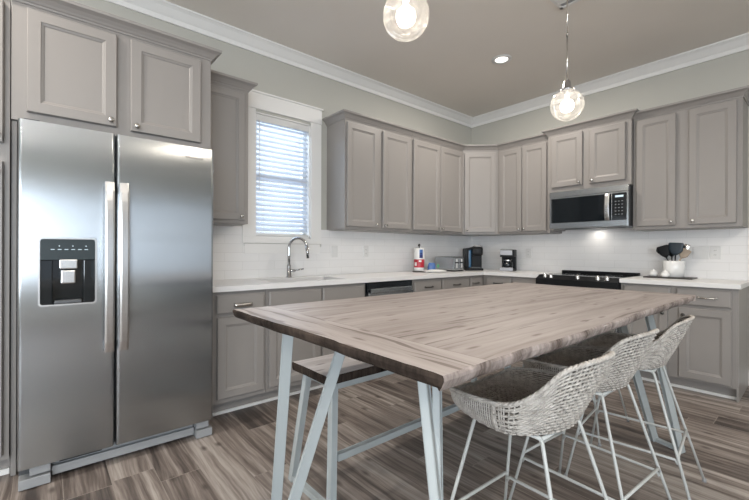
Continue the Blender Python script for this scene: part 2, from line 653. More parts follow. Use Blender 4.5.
def wall_with_windows(name, horizontal, at, lo, hi, z0, z1, spans, outward):
    m = mb()
    def bx(s0, s1, a, b):
        if horizontal:
            m.box((s0, at, a), (s1, at + outward, b))
        else:
            m.box((at, s0, a), (at + outward, s1, b))
    cuts = sorted(spans)
    cur = lo
    for s0, s1 in cuts:
        bx(cur, s0, 0, CEIL)
        bx(s0, s1, 0, z0)
        bx(s0, s1, z1, CEIL)
        cur = s1
    bx(cur, hi, 0, CEIL)
    return struct(m.build(name, M['wall']))


RSP = [(-8.55, -7.2), (-7.05, -5.7), (-5.5, -4.2), (-4.05, -2.75), (-2.6, -1.3)]  # first two openings are added to go with the right-hand lamp
FSP = [(2.2, 3.5), (3.65, 4.95), (5.1, 6.4)]
wall_with_windows('wall_right', False, RX, RY, 0.0, 0.55, 2.35, RSP, 0.14)
wall_with_windows('wall_front', True, RY, 0.0, RX, 0.5, 2.4, FSP, -0.14)
wi = 2
for sp, hor in ((RSP, False), (FSP, True)):
    for s0, s1 in sp:
        z0, z1 = (0.5, 2.4) if hor else (0.55, 2.35)
        m = mb()
        def bx(a0, a1, c, d):
            if hor:
                m.box((a0, RY - 0.09, c), (a1, RY - 0.04, d))
            else:
                m.box((RX + 0.04, a0, c), (RX + 0.09, a1, d))
        zm = (z0 + z1) / 2
        for q in ((s0, s0 + 0.06, z0, z1), (s1 - 0.06, s1, z0, z1), (s0, s1, z0, z0 + 0.06), (s0, s1, z1 - 0.06, z1), (s0, s1, zm - 0.03, zm + 0.03)):
            bx(*q)
        fr = struct(m.build('window_%d' % wi, M['trim']))
        m = mb()
        if hor:
            m.box((s0 + 0.05, RY - 0.068, z0 + 0.05), (s1 - 0.05, RY - 0.062, z1 - 0.05))
        else:
            m.box((RX + 0.062, s0 + 0.05, z0 + 0.05), (RX + 0.068, s1 - 0.05, z1 - 0.05))
        m.build('pane', M['glass'], fr)
        m = mb()
        for q in ((s0 - 0.09, s0, z0 - 0.09, z1 + 0.09), (s1, s1 + 0.06, z0 - 0.09, z1 + 0.09), (s0, s1, z0 - 0.09, z0), (s0, s1, z1, z1 + 0.09)):
            if hor:
                m.box((q[0], RY, q[2]), (q[1], RY + 0.02, q[3]))
            else:
                m.box((RX - 0.02, q[0], q[2]), (RX, q[1], q[3]))
        m.build('window_casing', M['trim'], fr)
        wi += 1

# outside, seen only through the panes
m = mb()
m.box((-14, -22, -0.5), (22, 8, -0.45))
struct(m.build('ground_outside', M['patio']))
m = mb()
m.box((-4.3, -8, -0.45), (-4.0, 2, 1.15))
struct(m.build('siding_outside', M['siding']))
m = mb()
m.box((RX + 0.14, -5.55, 2.45), (10.2, -0.2, 2.58))
for y_ in (-5.45, -0.5):
    m.box((9.95, y_ - 0.07, -0.45), (10.09, y_ + 0.07, 2.45))
struct(m.build('porch_outside', M['porch']))

# crown moulding of the ceiling (built up: cove above a flat frieze board)
CR = [(0, -0.115), (0.014, -0.115), (0.016, -0.078), (0.022, -0.074), (0.030, -0.066), (0.060, -0.028), (0.078, -0.014), (0.084, -0.012), (0.086, 0.0), (0, 0)]
CRA = [(o, v + CEIL) for o, v in CR]
m = mb(FA)
m.sweep([(0.0, 0.0), (RY, 0.0)], [(-o, v) for o, v in CRA])
# cut to a mitre: simple overlap is hidden inside the corner
m2 = mb(FB)
m2.sweep([(RX, 0.0), (0.0, 0.0)], [(-o, v) for o, v in CRA])


def crown_run(name, fr, u0, u1):
    q = mb(fr)
    prof = CRA
    rings = []
    for uu in (u0, u1):
        rings.append([(uu, v, o) for o, v in prof])
    q.loops(rings, True, True)
    return struct(q.build(name, M['trim']))


m.bm.free()
m2.bm.free()
crown_run('trim_1', FA, RY, 0.0)
crown_run('trim_2', FB, 0.0, RX)
crown_run('trim_3', dict(o=(RX, 0, 0), u=(0, 1, 0), n=(-1, 0, 0)), RY, 0.0)
# baseboards
for nm, a, b in (('baseboard_back', (2.875, -0.016, 0), (RX, 0, 0.135)), ('baseboard_right', (RX - 0.016, RY, 0), (RX, -0.016, 0.135)), ('baseboard_left', (0, RY, 0), (0.016, -5.76, 0.135))):
    m = mb()
    m.box(a, b, 0.004)
    struct(m.build(nm, M['trim']))
# backsplash
m = mb()
m.box((0, -3.836, 0.914), (0.010, 0.0, 1.20))
m.box((0, -3.836, 1.20), (0.010, -3.352, 1.374))
m.box((0, -2.552, 1.20), (0.010, 0.0, 1.374))
struct(m.build('backsplash_left', M['tile']))
m = mb()
m.box((0.010, -0.010, 0.914), (2.872, 0, 1.374))
m.box((2.872, -0.014, 0.914), (2.884, 0, 1.374), 0.004)
m.box((1.286, -0.010, 1.374), (2.095, 0, 1.42))
struct(m.build('backsplash_back', M['tile']))

# sink window: sash frames, pane, casing, sill
win = mb()
y0, y1, z0, z1 = w['y0'], w['y1'], w['z0'], w['z1']
zm = 1.845
for (a0, a1, c, d, xx) in ((y0, y0 + 0.045, z0, z1, -0.09), (y1 - 0.045, y1, z0, z1, -0.09), (y0, y1, z0, z0 + 0.05, -0.09), (y0, y1, z1 - 0.045, z1, -0.09), (y0, y1, zm - 0.022, zm + 0.022, -0.085)):
    win.box((xx - 0.025, a0, c), (xx + 0.025, a1, d), 0.003)
wo_ = struct(win.build('window_1', M['trim']))
m = mb()
m.box((-0.094, y0 + 0.04, z0 + 0.04), (-0.090, y1 - 0.04, z1 - 0.04))
m.build('pane', M['glass'], wo_)
m = mb()   # casing, craftsman style with a cap
m.box((0, y0 - 0.118, z0), (0.019, y0, z1 + 0.020), 0.002)
m.box((0, y1, z0), (0.019, y1 + 0.118, z1 + 0.020), 0.002)
m.box((0, y0 - 0.122, z1 + 0.022), (0.021, y1 + 0.122, 2.572), 0.002)
m.box((0, y0 - 0.132, 2.572), (0.034, y1 + 0.134, 2.588), 0.003)
m.box((0, y0 - 0.118, z0 - 0.052), (0.019, y1 + 0.118, z0), 0.002)
m.box((0, y0 - 0.100, 1.135), (0.013, y1 + 0.110, 1.224), 0.002)
m.build('window_casing', M['trim'], wo_)
m = mb()
for q in ((y0 - 0.001, y0 + 0.012, z0, z1), (y1 - 0.012, y1 + 0.001, z0, z1), (y0, y1, z0 - 0.001, z0 + 0.012), (y0, y1, z1 - 0.012, z1 + 0.001)):
    m.box((-0.14, q[0], q[2]), (0.0, q[1], q[3]))
m.build('window_jamb', M['trim'], wo_)

# blinds
bl = thing('window_blind', 'white horizontal slat blind hanging in the window over the sink', 'blind', (-0.04, -2.96, 1.295))
m = mb()
m.box((-0.058, y0 + 0.014, 2.335), (-0.004, y1 - 0.014, 2.395), 0.003)
m.build('headrail', M['white'], bl)
m = mb()
z = 2.315
while z > 1.325:
    pts = []
    for k in range(6):
        s = (k / 5 - 0.5) * 0.050
        pts.append((s, 0.004 * (1 - (2 * k / 5 - 1) ** 2)))
    ca, sa = math.cos(math.radians(-42)), math.sin(math.radians(-42))
    ring = [(-0.034 + s * ca - h * sa, z + s * sa + h * ca) for s, h in pts]
    ring2 = [(x_, z_ - 0.0022) for x_, z_ in reversed(ring)]
    full = ring + ring2
    m.loops([[(x_, yy_, z_) for x_, z_ in full] for yy_ in (y0 + 0.018, y1 - 0.018)])
    z -= 0.0455
m.build('slats', M['slat'], bl)
m = mb()
m.box((-0.056, y0 + 0.016, 1.296), (-0.010, y1 - 0.016, 1.318), 0.003)
m.build('bottom_rail', M['white'], bl)
m = mb()
for yy_ in (y0 + 0.09, y1 - 0.09):
    m.cyl((-0.008, yy_, 1.31), (-0.008, yy_, 2.35), 0.0013, seg=5)
    m.cyl((-0.060, yy_, 1.31), (-0.060, yy_, 2.35), 0.0013, seg=5)
m.cyl((-0.005, y0 + 0.045, 1.70), (-0.005, y0 + 0.045, 2.35), 0.004, seg=6)
m.build('cord', M['white'], bl)

# ---------------------------------------------------------------- cabinetry helpers
DOOR = [(0, 0), (0, 0.015), (0.004, 0.020), (0.054, 0.020), (0.057, 0.0155), (0.066, 0.0125), (0.070, 0.0085)]
DRAW = [(0, 0), (0, 0.013), (0.010, 0.020)]


def knob(fr, u, v, n, parent, mat):
    q = mb(fr)
    q.lathe([(0.0085, 0), (0.0055, 0.004), (0.0055, 0.012), (0.014, 0.017), (0.0155, 0.022), (0.012, 0.027), (0.0, 0.029)], (u, v, n), (0, 0, 1), 14)
    return q.build('knob', mat, parent)


def pull(fr, u, v, n, parent, mat, half=0.055):
    q = mb(fr)
    pts = [(u - half, v, n), (u - half, v, n + 0.018), (u - half * 0.75, v, n + 0.027), (u, v, n + 0.030), (u + half * 0.75, v, n + 0.027), (u + half, v, n + 0.018), (u + half, v, n)]
    q.tube(pts, 0.006, 8)
    q.lathe([(0.010, 0), (0.010, 0.004)], (u - half, v, n), (0, 0, 1), 10)
    q.lathe([(0.010, 0), (0.010, 0.004)], (u + half, v, n), (0, 0, 1), 10)
    return q.build('pull', mat, parent)


def cup_pull(fr, u, v, n, parent, mat, half=0.068):
    q = mb(fr)
    rings = []
    for k in range(13):
        a = -PI / 2 + PI * k / 12
        du = half * math.sin(a)
        rr = 0.026 * math.cos(a) ** 0.5 if abs(a) < PI / 2 - 1e-3 else 0.002
        rings.append([(u + du, v + 0.012, n), (u + du, v + 0.013, n + rr * 0.6), (u + du, v + 0.004, n + rr), (u + du, v - 0.014, n + rr * 0.9), (u + du, v - 0.014, n + rr * 0.8), (u + du, v, n + rr * 0.8), (u + du, v + 0.008, n + 0.001)])
    q.loops(rings, True, True, None, True)
    return q.build('pull', mat, parent)


def door(fr, parent, u0, u1, v0, v1, n, hw=None, hmat=None, name='door'):
    q = mb(fr)
    q.rect_rings(u0, u1, v0, v1, [(i, n + 0.004 + k) for i, k in DOOR])
    d = q.build(name, M['cab'], parent)
    if hw:
        knob(fr, hw[0], hw[1], n + 0.024, d, hmat or M['nickel'])
    return d


def drawer(fr, parent, u0, u1, v0, v1, n, hw=None, hmat=None, style='pull'):
    q = mb(fr)
    q.rect_rings(u0, u1, v0, v1, [(i, n + 0.004 + k) for i, k in DRAW])
    d = q.build('drawer_front', M['cab'], parent)
    if hw:
        (cup_pull if style == 'cup' else pull)(fr, hw[0], hw[1], n + 0.024, d, hmat or M['nickel'])
    return d


CROWN = [(0, 0), (0.006, 0), (0.008, 0.010), (0.014, 0.014), (0.020, 0.024), (0.034, 0.040), (0.050, 0.050), (0.054, 0.052), (0.056, 0.062), (0.056, 0.068), (0, 0.068)]


def crown(fr, parent, pts, z, prof=CROWN):
    """pts in plan (u,n) ordered so that outside is on the right of travel"""
    q = mb(fr)
    q.sweep(pts, [(o, z + v) for o, v in prof])
    return q.build('crown_molding', M['cab'], parent)


def upper(fr, label, u0, u1, z0, z1, dep, doors, cr=None, name='wall_cabinet', knobs=True):
    t = thing(name, label, 'cabinet', wpt(fr, (u0 + u1) / 2, z0, dep / 2))
    q = mb(fr)
    q.box((u0, z0, 0), (u1, z1, dep), 0.0015)
    q.box((u0 + 0.018, z0 - 0.004, 0.0), (u1 - 0.018, z0, dep - 0.025))
    q.build('cabinet_box', M['cab'], t)
    for a, b, c, d, side in doors:
        k = (b - 0.030, c + 0.030) if side == 'R' else (a + 0.030, c + 0.030)
        door(fr, t, a, b, c, d, dep, k)
    if cr:
        crown(fr, t, cr, z1 - 0.004)
    return t


UZ0, UZ1 = 1.374, 2.438
UD = 0.312
C1 = 'upper'

# pantry and the cabinet over the refrigerator
pd = 0.638
t = thing('pantry_cabinet', 'tall greige pantry cabinet at the left edge, left of the refrigerator', 'cabinet', (0.3, -5.28, 0))
q = mb(FA)
q.box((-5.75, 0.1, 0.004), (-4.822, 2.438, pd), 0.0015)
q.build('cabinet_box', M['cab'], t)
q = mb(FA)
q.box((-5.75, 0.0, 0.02), (-4.822, 0.1, pd - 0.07))
q.build('toe_kick', M['cab'], t)
q = mb(FA)
q.box((-5.75, 0.0, pd - 0.07), (-4.822, 0.03, pd - 0.055), 0.003)
q.build('shoe_molding', M['trim'], t)
for a, b, s in ((-5.72, -5.29, 'R'), (-5.275, -4.846, 'R')):
    door(FA, t, a, b, 1.70, 2.41, pd, (b - 0.03, 1.74))
    door(FA, t, a, b, 0.13, 1.605, pd, (b - 0.03, 1.555))
crown(FA, t, [(-4.822, pd), (-5.75, pd)], 2.434)
t = upper(FA, 'wide two-door greige wall cabinet directly above the refrigerator', -4.818, -3.836, 1.828, 2.438, pd,
          [(-4.759, -4.369, 1.876, 2.410, 'R'), (-4.300, -3.905, 1.868, 2.410, 'L')], [(-3.836, 0), (-3.836, pd), (-4.818, pd)])
q = mb(FA)
q.box((-3.858, 0.0, 0), (-3.838, 1.826, pd - 0.02), 0.001)
q.build('side_panel', M['cab'], t)
q = mb(FA)
q.box((-4.818, 0.0, 0.02), (-4.797, 1.826, pd - 0.02), 0.001)
q.build('side_panel', M['cab'], t)

upper(FA, 'narrow single-door greige wall cabinet between refrigerator and window', -3.834, -3.440, UZ0, UZ1, UD,
      [(-3.800, -3.474, 1.40, 2.408, 'R')], [(-3.440, 0), (-3.440, UD), (-3.834, UD)])
upper(FA, 'two-door greige wall cabinet just right of the window', -2.480, -1.566, UZ0, UZ1, UD,
      [(-2.463, -2.067, 1.40, 2.408, 'R'), (-2.002, -1.590, 1.40, 2.408, 'L')], [(-1.566, UD), (-2.480, UD), (-2.480, 0)])
upper(FA, 'two-door greige wall cabinet above the toaster, next to the corner cabinet', -1.564, -0.622, UZ0, UZ1, UD,
      [(-1.545, -1.083, 1.40, 2.408, 'R'), (-1.073, -0.645, 1.40, 2.408, 'L')], [(-0.622, UD), (-1.564, UD)])
# diagonal corner cabinet
dU = Vector((1, 1, 0)).normalized()
dN = Vector((1, -1, 0)).normalized()
FD = dict(o=(UD, -0.62, 0), u=dU, n=dN)
t = thing('wall_cabinet', 'angled single-door corner wall cabinet where the two tiled walls meet', 'cabinet', (0.2, -0.2, UZ0))
q = mb()
pl = [(0.0, 0.0), (0.0, -0.62), (UD, -0.62), (0.62, -UD), (0.62, 0.0)]
q.loops([[(x_, y_, zz) for x_, y_ in pl] for zz in (UZ0, UZ1)])
q.build('cabinet_box', M['cab'], t)
DL = (Vector((0.62, -UD, 0)) - Vector((UD, -0.62, 0))).length
door(FD, t, 0.018, DL - 0.03, 1.40, 2.408, 0.0, (0.048, 1.43))
crown(FD, t, [(DL, 0), (0, 0)], UZ1 - 0.004)
upper(FB, 'two-door greige wall cabinet left of the microwave, right of the corner cabinet', 0.622, 1.284, UZ0, UZ1, UD,
      [(0.655, 0.948, 1.40, 2.408, 'R'), (0.958, 1.252, 1.40, 2.408, 'L')], [(1.284, UD), (0.622, UD)])
MD = 0.365
mid_ = upper(FB, 'short two-door greige wall cabinet above the microwave', 1.287, 2.096, 1.816, 2.456, MD,
      [(1.332, 1.655, 1.866, 2.428, 'R'), (1.724, 2.050, 1.866, 2.428, 'L')], [(2.096, 0), (2.096, MD), (1.287, MD), (1.287, 0)])
q = mb(FB)
q.box((1.287, 1.400, 0.012), (1.3275, 1.816, 0.300), 0.001)
q.build('filler_strip', M['cab'], mid_)
q = mb(FB)
q.box((2.0905, 1.400, 0.012), (2.096, 1.816, 0.300), 0.001)
q.build('filler_strip', M['cab'], mid_)
upper(FB, 'wide two-door greige wall cabinet at the right end of the back wall', 2.099, 2.872, UZ0, UZ1 + 0.004, UD,
      [(2.128, 2.434, 1.405, 2.422, 'R'), (2.527, 2.838, 1.405, 2.422, 'L')], [(2.872, 0), (2.872, UD), (2.099, UD)])

# base cabinets
BD = 0.608


def base(fr, label, u0, u1, fronts, endpanel=None, hollow=False):
    t = thing('base_cabinet', label, 'cabinet', wpt(fr, (u0 + u1) / 2, 0, BD / 2))
    q = mb(fr)
    if hollow:
        q.box((u0, 0.100, 0.02), (u0 + 0.018, 0.876, BD), 0.0015)
        q.box((u1 - 0.018, 0.100, 0.02), (u1, 0.876, BD), 0.0015)
        q.box((u0 + 0.018, 0.100, 0.02), (u1 - 0.018, 0.118, BD - 0.02))
        q.box((u0 + 0.018, 0.100, BD - 0.02), (u1 - 0.018, 0.876, BD), 0.0015)
    else:
        q.box((u0, 0.100, 0.02), (u1, 0.876, BD), 0.0015)
    q.build('cabinet_box', M['cab'], t)
    q = mb(fr)
    q.box((u0, 0, 0.02), (u1, 0.100, BD - 0.075))
    q.build('toe_kick', M['cab'], t)
    q = mb(fr)
    q.box((u0, 0.0, BD - 0.075), (u1, 0.022, BD - 0.060), 0.003)
    q.build('shoe_molding', M['trim'], t)
    for kind, a, b, c, d, hw, hm, st in fronts:
        if kind == 'door':
            door(fr, t, a, b, c, d, BD, hw, hm)
        else:
            drawer(fr, t, a, b, c, d, BD, hw, hm, st)
    if endpanel:
        q = mb(fr)
        q.box((u1, 0.0, 0.02), (u1 + 0.012, 0.876, BD), 0.001)
        q.build('side_panel', M['cab'], t)
    return t


DZ0, DZ1, KZ0, KZ1 = 0.722, 0.852, 0.135, 0.698
base(FA, 'greige base cabinet with one drawer and one door, right of the refrigerator', -3.834, -3.424,
     [('drawer', -3.790, -3.442, DZ0, DZ1, (-3.606, 0.778), M['nickel'], 'cup'), ('door', -3.784, -3.446, KZ0, KZ1, (-3.476, 0.655), M['bronze'], '')])
base(FA, 'greige sink base cabinet with two doors below the faucet', -3.422, -2.466,
     [('drawer', -3.404, -2.942, DZ0, DZ1, None, None, ''), ('drawer', -2.930, -2.490, DZ0, DZ1, None, None, ''),
      ('door', -3.404, -2.952, KZ0, KZ1, (-2.982, 0.655), M['bronze'], ''), ('door', -2.930, -2.490, KZ0, KZ1, (-2.900, 0.655), M['bronze'], '')], hollow=True)
base(FA, 'greige base cabinet with two drawers below the toaster, right of the dishwasher', -1.848, -0.902,
     [('drawer', -1.833, -1.420, DZ0, DZ1, (-1.626, 0.787), M['bronze'], 'pull'), ('drawer', -1.395, -0.917, DZ0, DZ1, (-1.156, 0.787), M['bronze'], 'pull'),
      ('door', -1.833, -1.420, KZ0, KZ1, (-1.450, 0.655), M['bronze'], ''), ('door', -1.395, -0.917, KZ0, KZ1, (-1.365, 0.655), M['bronze'], '')])
base(FA, 'narrow greige corner base cabinet below the pod coffee machine', -0.900, -0.6095,
     [('drawer', -0.887, -0.665, DZ0, DZ1, (-0.80, 0.787), M['bronze'], 'pull'), ('door', -0.887, -0.665, KZ0, KZ1, (-0.857, 0.655), M['bronze'], '')])
base(FB, 'greige base cabinet below the drip coffee maker, left of the range', 0.6095, 1.306,
     [('drawer', 0.668, 0.985, DZ0, DZ1, (0.826, 0.787), M['bronze'], 'pull'), ('drawer', 1.005, 1.290, DZ0, DZ1, (1.147, 0.787), M['bronze'], 'pull'),
      ('door', 0.668, 0.985, KZ0, KZ1, (0.955, 0.655), M['bronze'], ''), ('door', 1.005, 1.290, KZ0, KZ1, (1.035, 0.655), M['bronze'], '')])
base(FB, 'greige base cabinet with two doors at the right end, right of the range', 2.084, 2.872,
     [('drawer', 2.112, 2.458, DZ0, DZ1 + 0.006, (2.285, 0.792), M['nickel'], 'pull'), ('drawer', 2.500, 2.844, DZ0, DZ1 + 0.006, (2.700, 0.792), M['nickel'], 'pull'),
      ('door', 2.112, 2.440, 0.118, KZ1, (2.408, 0.640), M['bronze'], ''), ('door', 2.518, 2.846, 0.118, KZ1, (2.550, 0.640), M['bronze'], '')], True)

# worktops
SX0, SX1, SY0, SY1 = 0.165, 0.545, -3.32, -2.62
q = mb()
CZ0, CZ1 = 0.877, 0.914
q.box((0.0, -3.836, CZ0), (SX0, -0.645, CZ1))
q.box((SX1, -3.836, CZ0), (0.645, -0.645, CZ1))
q.box((SX0, -3.836, CZ0), (SX1, SY0, CZ1))
q.box((SX0, SY1, CZ0), (SX1, -0.645, CZ1))
q.box((0.0, -0.645, CZ0), (1.308, 0.0, CZ1))
tag(q.build('worktop', M['quartz']), 'long white quartz worktop with the sink, running round the corner to the range', 'worktop')
q = mb()
q.box((2.082, -0.645, CZ0), (2.900, 0.0, CZ1), 0.002)
tag(q.build('worktop', M['quartz']), 'short white quartz worktop right of the range, under the utensil crock', 'worktop')

# sink
sk = thing('sink', 'undermount stainless sink set in the worktop below the window', 'sink', (0.355, -2.97, 0.68))
q = mb()
rings = []
for ins, zz in ((0.0, 0.876), (0.004, 0.87), (0.012, 0.70), (0.03, 0.685)):
    rings.append([(SX0 + ins, SY0 + ins, zz), (SX1 - ins, SY0 + ins, zz), (SX1 - ins, SY1 - ins, zz), (SX0 + ins, SY1 - ins, zz)])
q.loops(rings, False, True)
q.build('basin', M['ss'], sk)
q = mb()
q.lathe([(0.045, 0.6855), (0.045, 0.690), (0.03, 0.688), (0.0, 0.687)], (0.355, -2.97, 0), (0, 0, 1), 20)
q.build('drain', M['chrome'], sk)

# faucet
fx, fy = 0.090, -2.955
fc = thing('faucet', 'tall chrome gooseneck kitchen faucet below the window', 'faucet', (fx, fy, 0.914))
q = mb()
q.lathe([(0.027, 0), (0.027, 0.006), (0.021, 0.012), (0.019, 0.10), (0.017, 0.115), (0.0135, 0.12)], (fx, fy, 0.914), (0, 0, 1), 20)
q.build('base', M['chrome'], fc)
q = mb()
dx, dy = math.cos(math.radians(42)), math.sin(math.radians(42))
pts = [(fx, fy, 1.02), (fx, fy, 1.12), (fx, fy, 1.188)]
rr = 0.085
for k in range(1, 13):
    a = PI - PI * k / 12 * 0.97
    s = rr + rr * math.cos(a)
    pts.append((fx + dx * s, fy + dy * s, 1.188 + rr * math.sin(a) * 1.05))
q.tube(pts, 0.0125, 12)
q.build('spout', M['chrome'], fc)
q = mb()
e = Vector(pts[-1])
q.cyl(e + Vector((0, 0, 0.01)), e + Vector((dx * 0.012, dy * 0.012, -0.105)), 0.0155, 0.0135, 14)
q.build('spray_head', M['chrome'], fc)
q = mb()
q.cyl((fx, fy, 0.975), (fx + 0.02, fy + 0.055, 0.975), 0.013, 0.013, 12)
q.tube([(fx + 0.018, fy + 0.050, 0.975), (fx + 0.03, fy + 0.085, 0.983), (fx + 0.045, fy + 0.13, 0.990)], 0.007, 8)
q.build('handle', M['chrome'], fc)

# dishwasher
dw = thing('dishwasher', 'stainless dishwasher with dark control strip, right of the sink cabinet', 'dishwasher', (0.3, -2.157, 0))
D0, D1 = -2.452, -1.858
q = mb(FA)
q.box((D0, 0.09, 0.02), (D1, 0.868, BD - 0.02), 0.002)
q.build('tub_body', M['ss_dark'], dw)
q = mb(FA)
q.box((D0 + 0.004, 0.115, BD - 0.02), (D1 - 0.004, 0.775, BD + 0.03), 0.004)
q.build('door', M['ss'], dw)
q = mb(FA)
q.box((D0 + 0.004, 0.780, BD - 0.02), (D1 - 0.004, 0.868, BD + 0.010), 0.003)
q.build('control_strip', M['blackglass'], dw)
q = mb(FA)
q.box((D0 + 0.03, 0.770, BD + 0.012), (D1 - 0.03, 0.815, BD + 0.034), 0.006)
q.build('handle', M['ss'], dw)
q = mb(FA)
q.box((D0, 0.0, 0.02), (D1, 0.088, BD - 0.075))
q.build('toe_kick', M['black'], dw)
# ---------------------------------------------------------------- refrigerator
FY0, FY1, FYM = -4.786, -3.878, -4.3925
fr_ = thing('refrigerator', 'large stainless side-by-side refrigerator with ice and water dispenser', 'refrigerator', (0.45, -4.332, 0))
q = mb(FA)
q.box((FY0 + 0.004, 0.03, 0.03), (FY1 - 0.004, 1.775, 0.762), 0.004)
q.build('cabinet_body', M['ss_dark'], fr_)
FN0, FN1 = 0.768, 0.833
DZB, DZT = 0.104, 1.790


def fridge_door(y0, y1, hole=None):
    q = mb(FA)
    def outline(ins, rad, n):
        pts = []
        return pts
    # slab with rounded vertical edges, drawn as a plan outline (u,n)
    r = 0.014
    plan = [(y0, FN0), (y0, FN1 - r)]
    for k in range(1, 6):
        a = PI - (PI / 2) * k / 5
        plan.append((y0 + r + r * math.cos(a), FN1 - r + r * math.sin(a)))
    for k in range(0, 6):
        a = PI / 2 - (PI / 2) * k / 5
        plan.append((y1 - r + r * math.cos(a), FN1 - r + r * math.sin(a)))
    plan.append((y1, FN0))
    if not hole:
        q.loops([[(u, v, n) for u, n in plan] for v in (DZB, DZT)])
    else:
        hu0, hu1, hv0, hv1 = hole
        q.loops([[(u, v, n) for u, n in plan] for v in (DZB, hv0)])
        q.loops([[(u, v, n) for u, n in plan] for v in (hv1, DZT)])
        left = [p for p in plan if p[0] < (y0 + y1) / 2] + [(hu0, FN1), (hu0, FN0)]
        right = [(hu1, FN0), (hu1, FN1)] + [p for p in plan if p[0] > (y0 + y1) / 2]
        for pl_ in (left, right):
            q.loops([[(u, v, n) for u, n in pl_] for v in (hv0, hv1)])
        bmesh.ops.remove_doubles(q.bm, verts=q.bm.verts[:], dist=0.0002)
    return q


HOLE = (-4.706, -4.482, 0.888, 1.218)
dl = fridge_door(FY0, FYM - 0.005, HOLE).build('freezer_door', M['ss'], fr_)
dr = fridge_door(FYM + 0.003, FY1).build('refrigerator_door', M['ss'], fr_)


def fridge_handle(yc, parent):
    q = mb(FA)
    rings = []
    n = 18
    for k in range(n + 1):
        s = k / n
        v = 0.622 + (1.524 - 0.622) * s
        bow = 0.028 + 0.026 * math.sin(PI * s) ** 0.6
        hw = 0.0215
        c = FN1 + bow
        rings.append([(yc - hw, v, c - 0.010), (yc + hw, v, c - 0.010), (yc + hw, v, c + 0.002), (yc + hw * 0.6, v, c + 0.008), (yc - hw * 0.6, v, c + 0.008), (yc - hw, v, c + 0.002)])
    q.loops(rings)
    for v in (0.655, 1.490):
        q.box((yc - 0.012, v - 0.018, FN1 - 0.002), (yc + 0.012, v + 0.018, FN1 + 0.032), 0.002)
    return q.build('handle', M['ss_v'], parent)


fridge_handle(-4.424, dl)
fridge_handle(-4.358, dr)
# dispenser
hu0, hu1, hv0, hv1 = HOLE


def rrect(u0, u1, v0, v1, r, n, seg=5):
    pts = []
    for cx_, cy_, a0 in ((u1 - r, v1 - r, 0), (u0 + r, v1 - r, PI / 2), (u0 + r, v0 + r, PI), (u1 - r, v0 + r, 1.5 * PI)):
        for k in range(seg + 1):
            a = a0 + PI / 2 * k / seg
            pts.append((cx_ + r * math.cos(a), cy_ + r * math.sin(a), n))
    return pts


q = mb(FA)
q.loops([rrect(hu0 - 0.006, hu1 + 0.006, hv0 - 0.006, hv1 + 0.006, 0.016, FN1 - 0.001), rrect(hu0 - 0.006, hu1 + 0.006, hv0 - 0.006, hv1 + 0.006, 0.016, FN1 + 0.003),
         rrect(hu0 + 0.002, hu1 - 0.002, hv0 + 0.002, hv1 - 0.002, 0.012, FN1 + 0.003), rrect(hu0 + 0.002, hu1 - 0.002, hv0 + 0.002, hv1 - 0.002, 0.012, FN1 - 0.060)], False, False)
ds = q.build('dispenser_bezel', M['ss_v'], fr_)
q = mb(FA)
zc = 1.112       # lower edge of the control fascia
q.box((hu0 + 0.002, zc, FN1 - 0.05), (hu1 - 0.002, hv1 - 0.002, FN1 + 0.001), 0.002)
q.build('control_fascia', M['teal_dark'], ds)
q = mb(FA)      # recess walls
q.box((hu0 + 0.002, hv0 + 0.002, FN1 - 0.062), (hu1 - 0.002, zc, FN1 - 0.056))
q.box((hu0 + 0.002, hv0 + 0.002, FN1 - 0.060), (hu0 + 0.05, zc, FN1 - 0.004), 0.004)
q.box((hu1 - 0.05, hv0 + 0.002, FN1 - 0.060), (hu1 - 0.002, zc, FN1 - 0.004), 0.004)
q.build('recess', M['blackglass'], ds)
q = mb(FA)
q.box((hu0 + 0.058, hv0 + 0.003, FN1 - 0.056), (hu1 - 0.058, hv0 + 0.020, FN1 - 0.004), 0.003)
q.build('drip_tray', M['ss_dark'], ds)
uc = (hu0 + hu1) / 2
q = mb(FA)
q.box((uc - 0.036, zc - 0.045, FN1 - 0.045), (uc + 0.036, zc + 0.002, FN1 + 0.004), 0.004)
q.box((uc - 0.030, zc - 0.122, FN1 - 0.036), (uc + 0.030, zc - 0.052, FN1 - 0.018), 0.006)
q.build('paddle', M['ss_v'], ds)
q = mb(FA)
for k in range(6):
    u = hu0 + 0.042 + k * 0.027
    q.box((u, 1.163, FN1 + 0.001), (u + 0.015, 1.166, FN1 + 0.0018))
for k in (1, 3, 5):
    u = hu0 + 0.042 + k * 0.027
    q.box((u + 0.004, 1.180, FN1 + 0.001), (u + 0.009, 1.184, FN1 + 0.0018))
q.build('indicator', M['led'], ds)
# logo on the right door
fo = bpy.data.curves.new('logo_text', 'FONT')
fo.body = 'Whirlpool'
fo.size = 0.024
fo.extrude = 0.0012
fo.align_x = 'RIGHT'
lo = bpy.data.objects.new('logo_text', fo)
COL.objects.link(lo)
dg = bpy.context.evaluated_depsgraph_get()
lm = bpy.data.meshes.new_from_object(lo.evaluated_get(dg))
bpy.data.objects.remove(lo, do_unlink=True)
lm.transform(Matrix(((0, 0, 1, FN1 + 0.0008), (1, 0, 0, -3.945), (0, 1, 0, 1.715), (0, 0, 0, 1))))
lm.transform(Matrix.Translation(-Vector(fr_.location)))
lm.materials.clear()
lm.materials.append(M['bronze'])
lg = bpy.data.objects.new('logo', lm)
COL.objects.link(lg)
lg.parent = dr
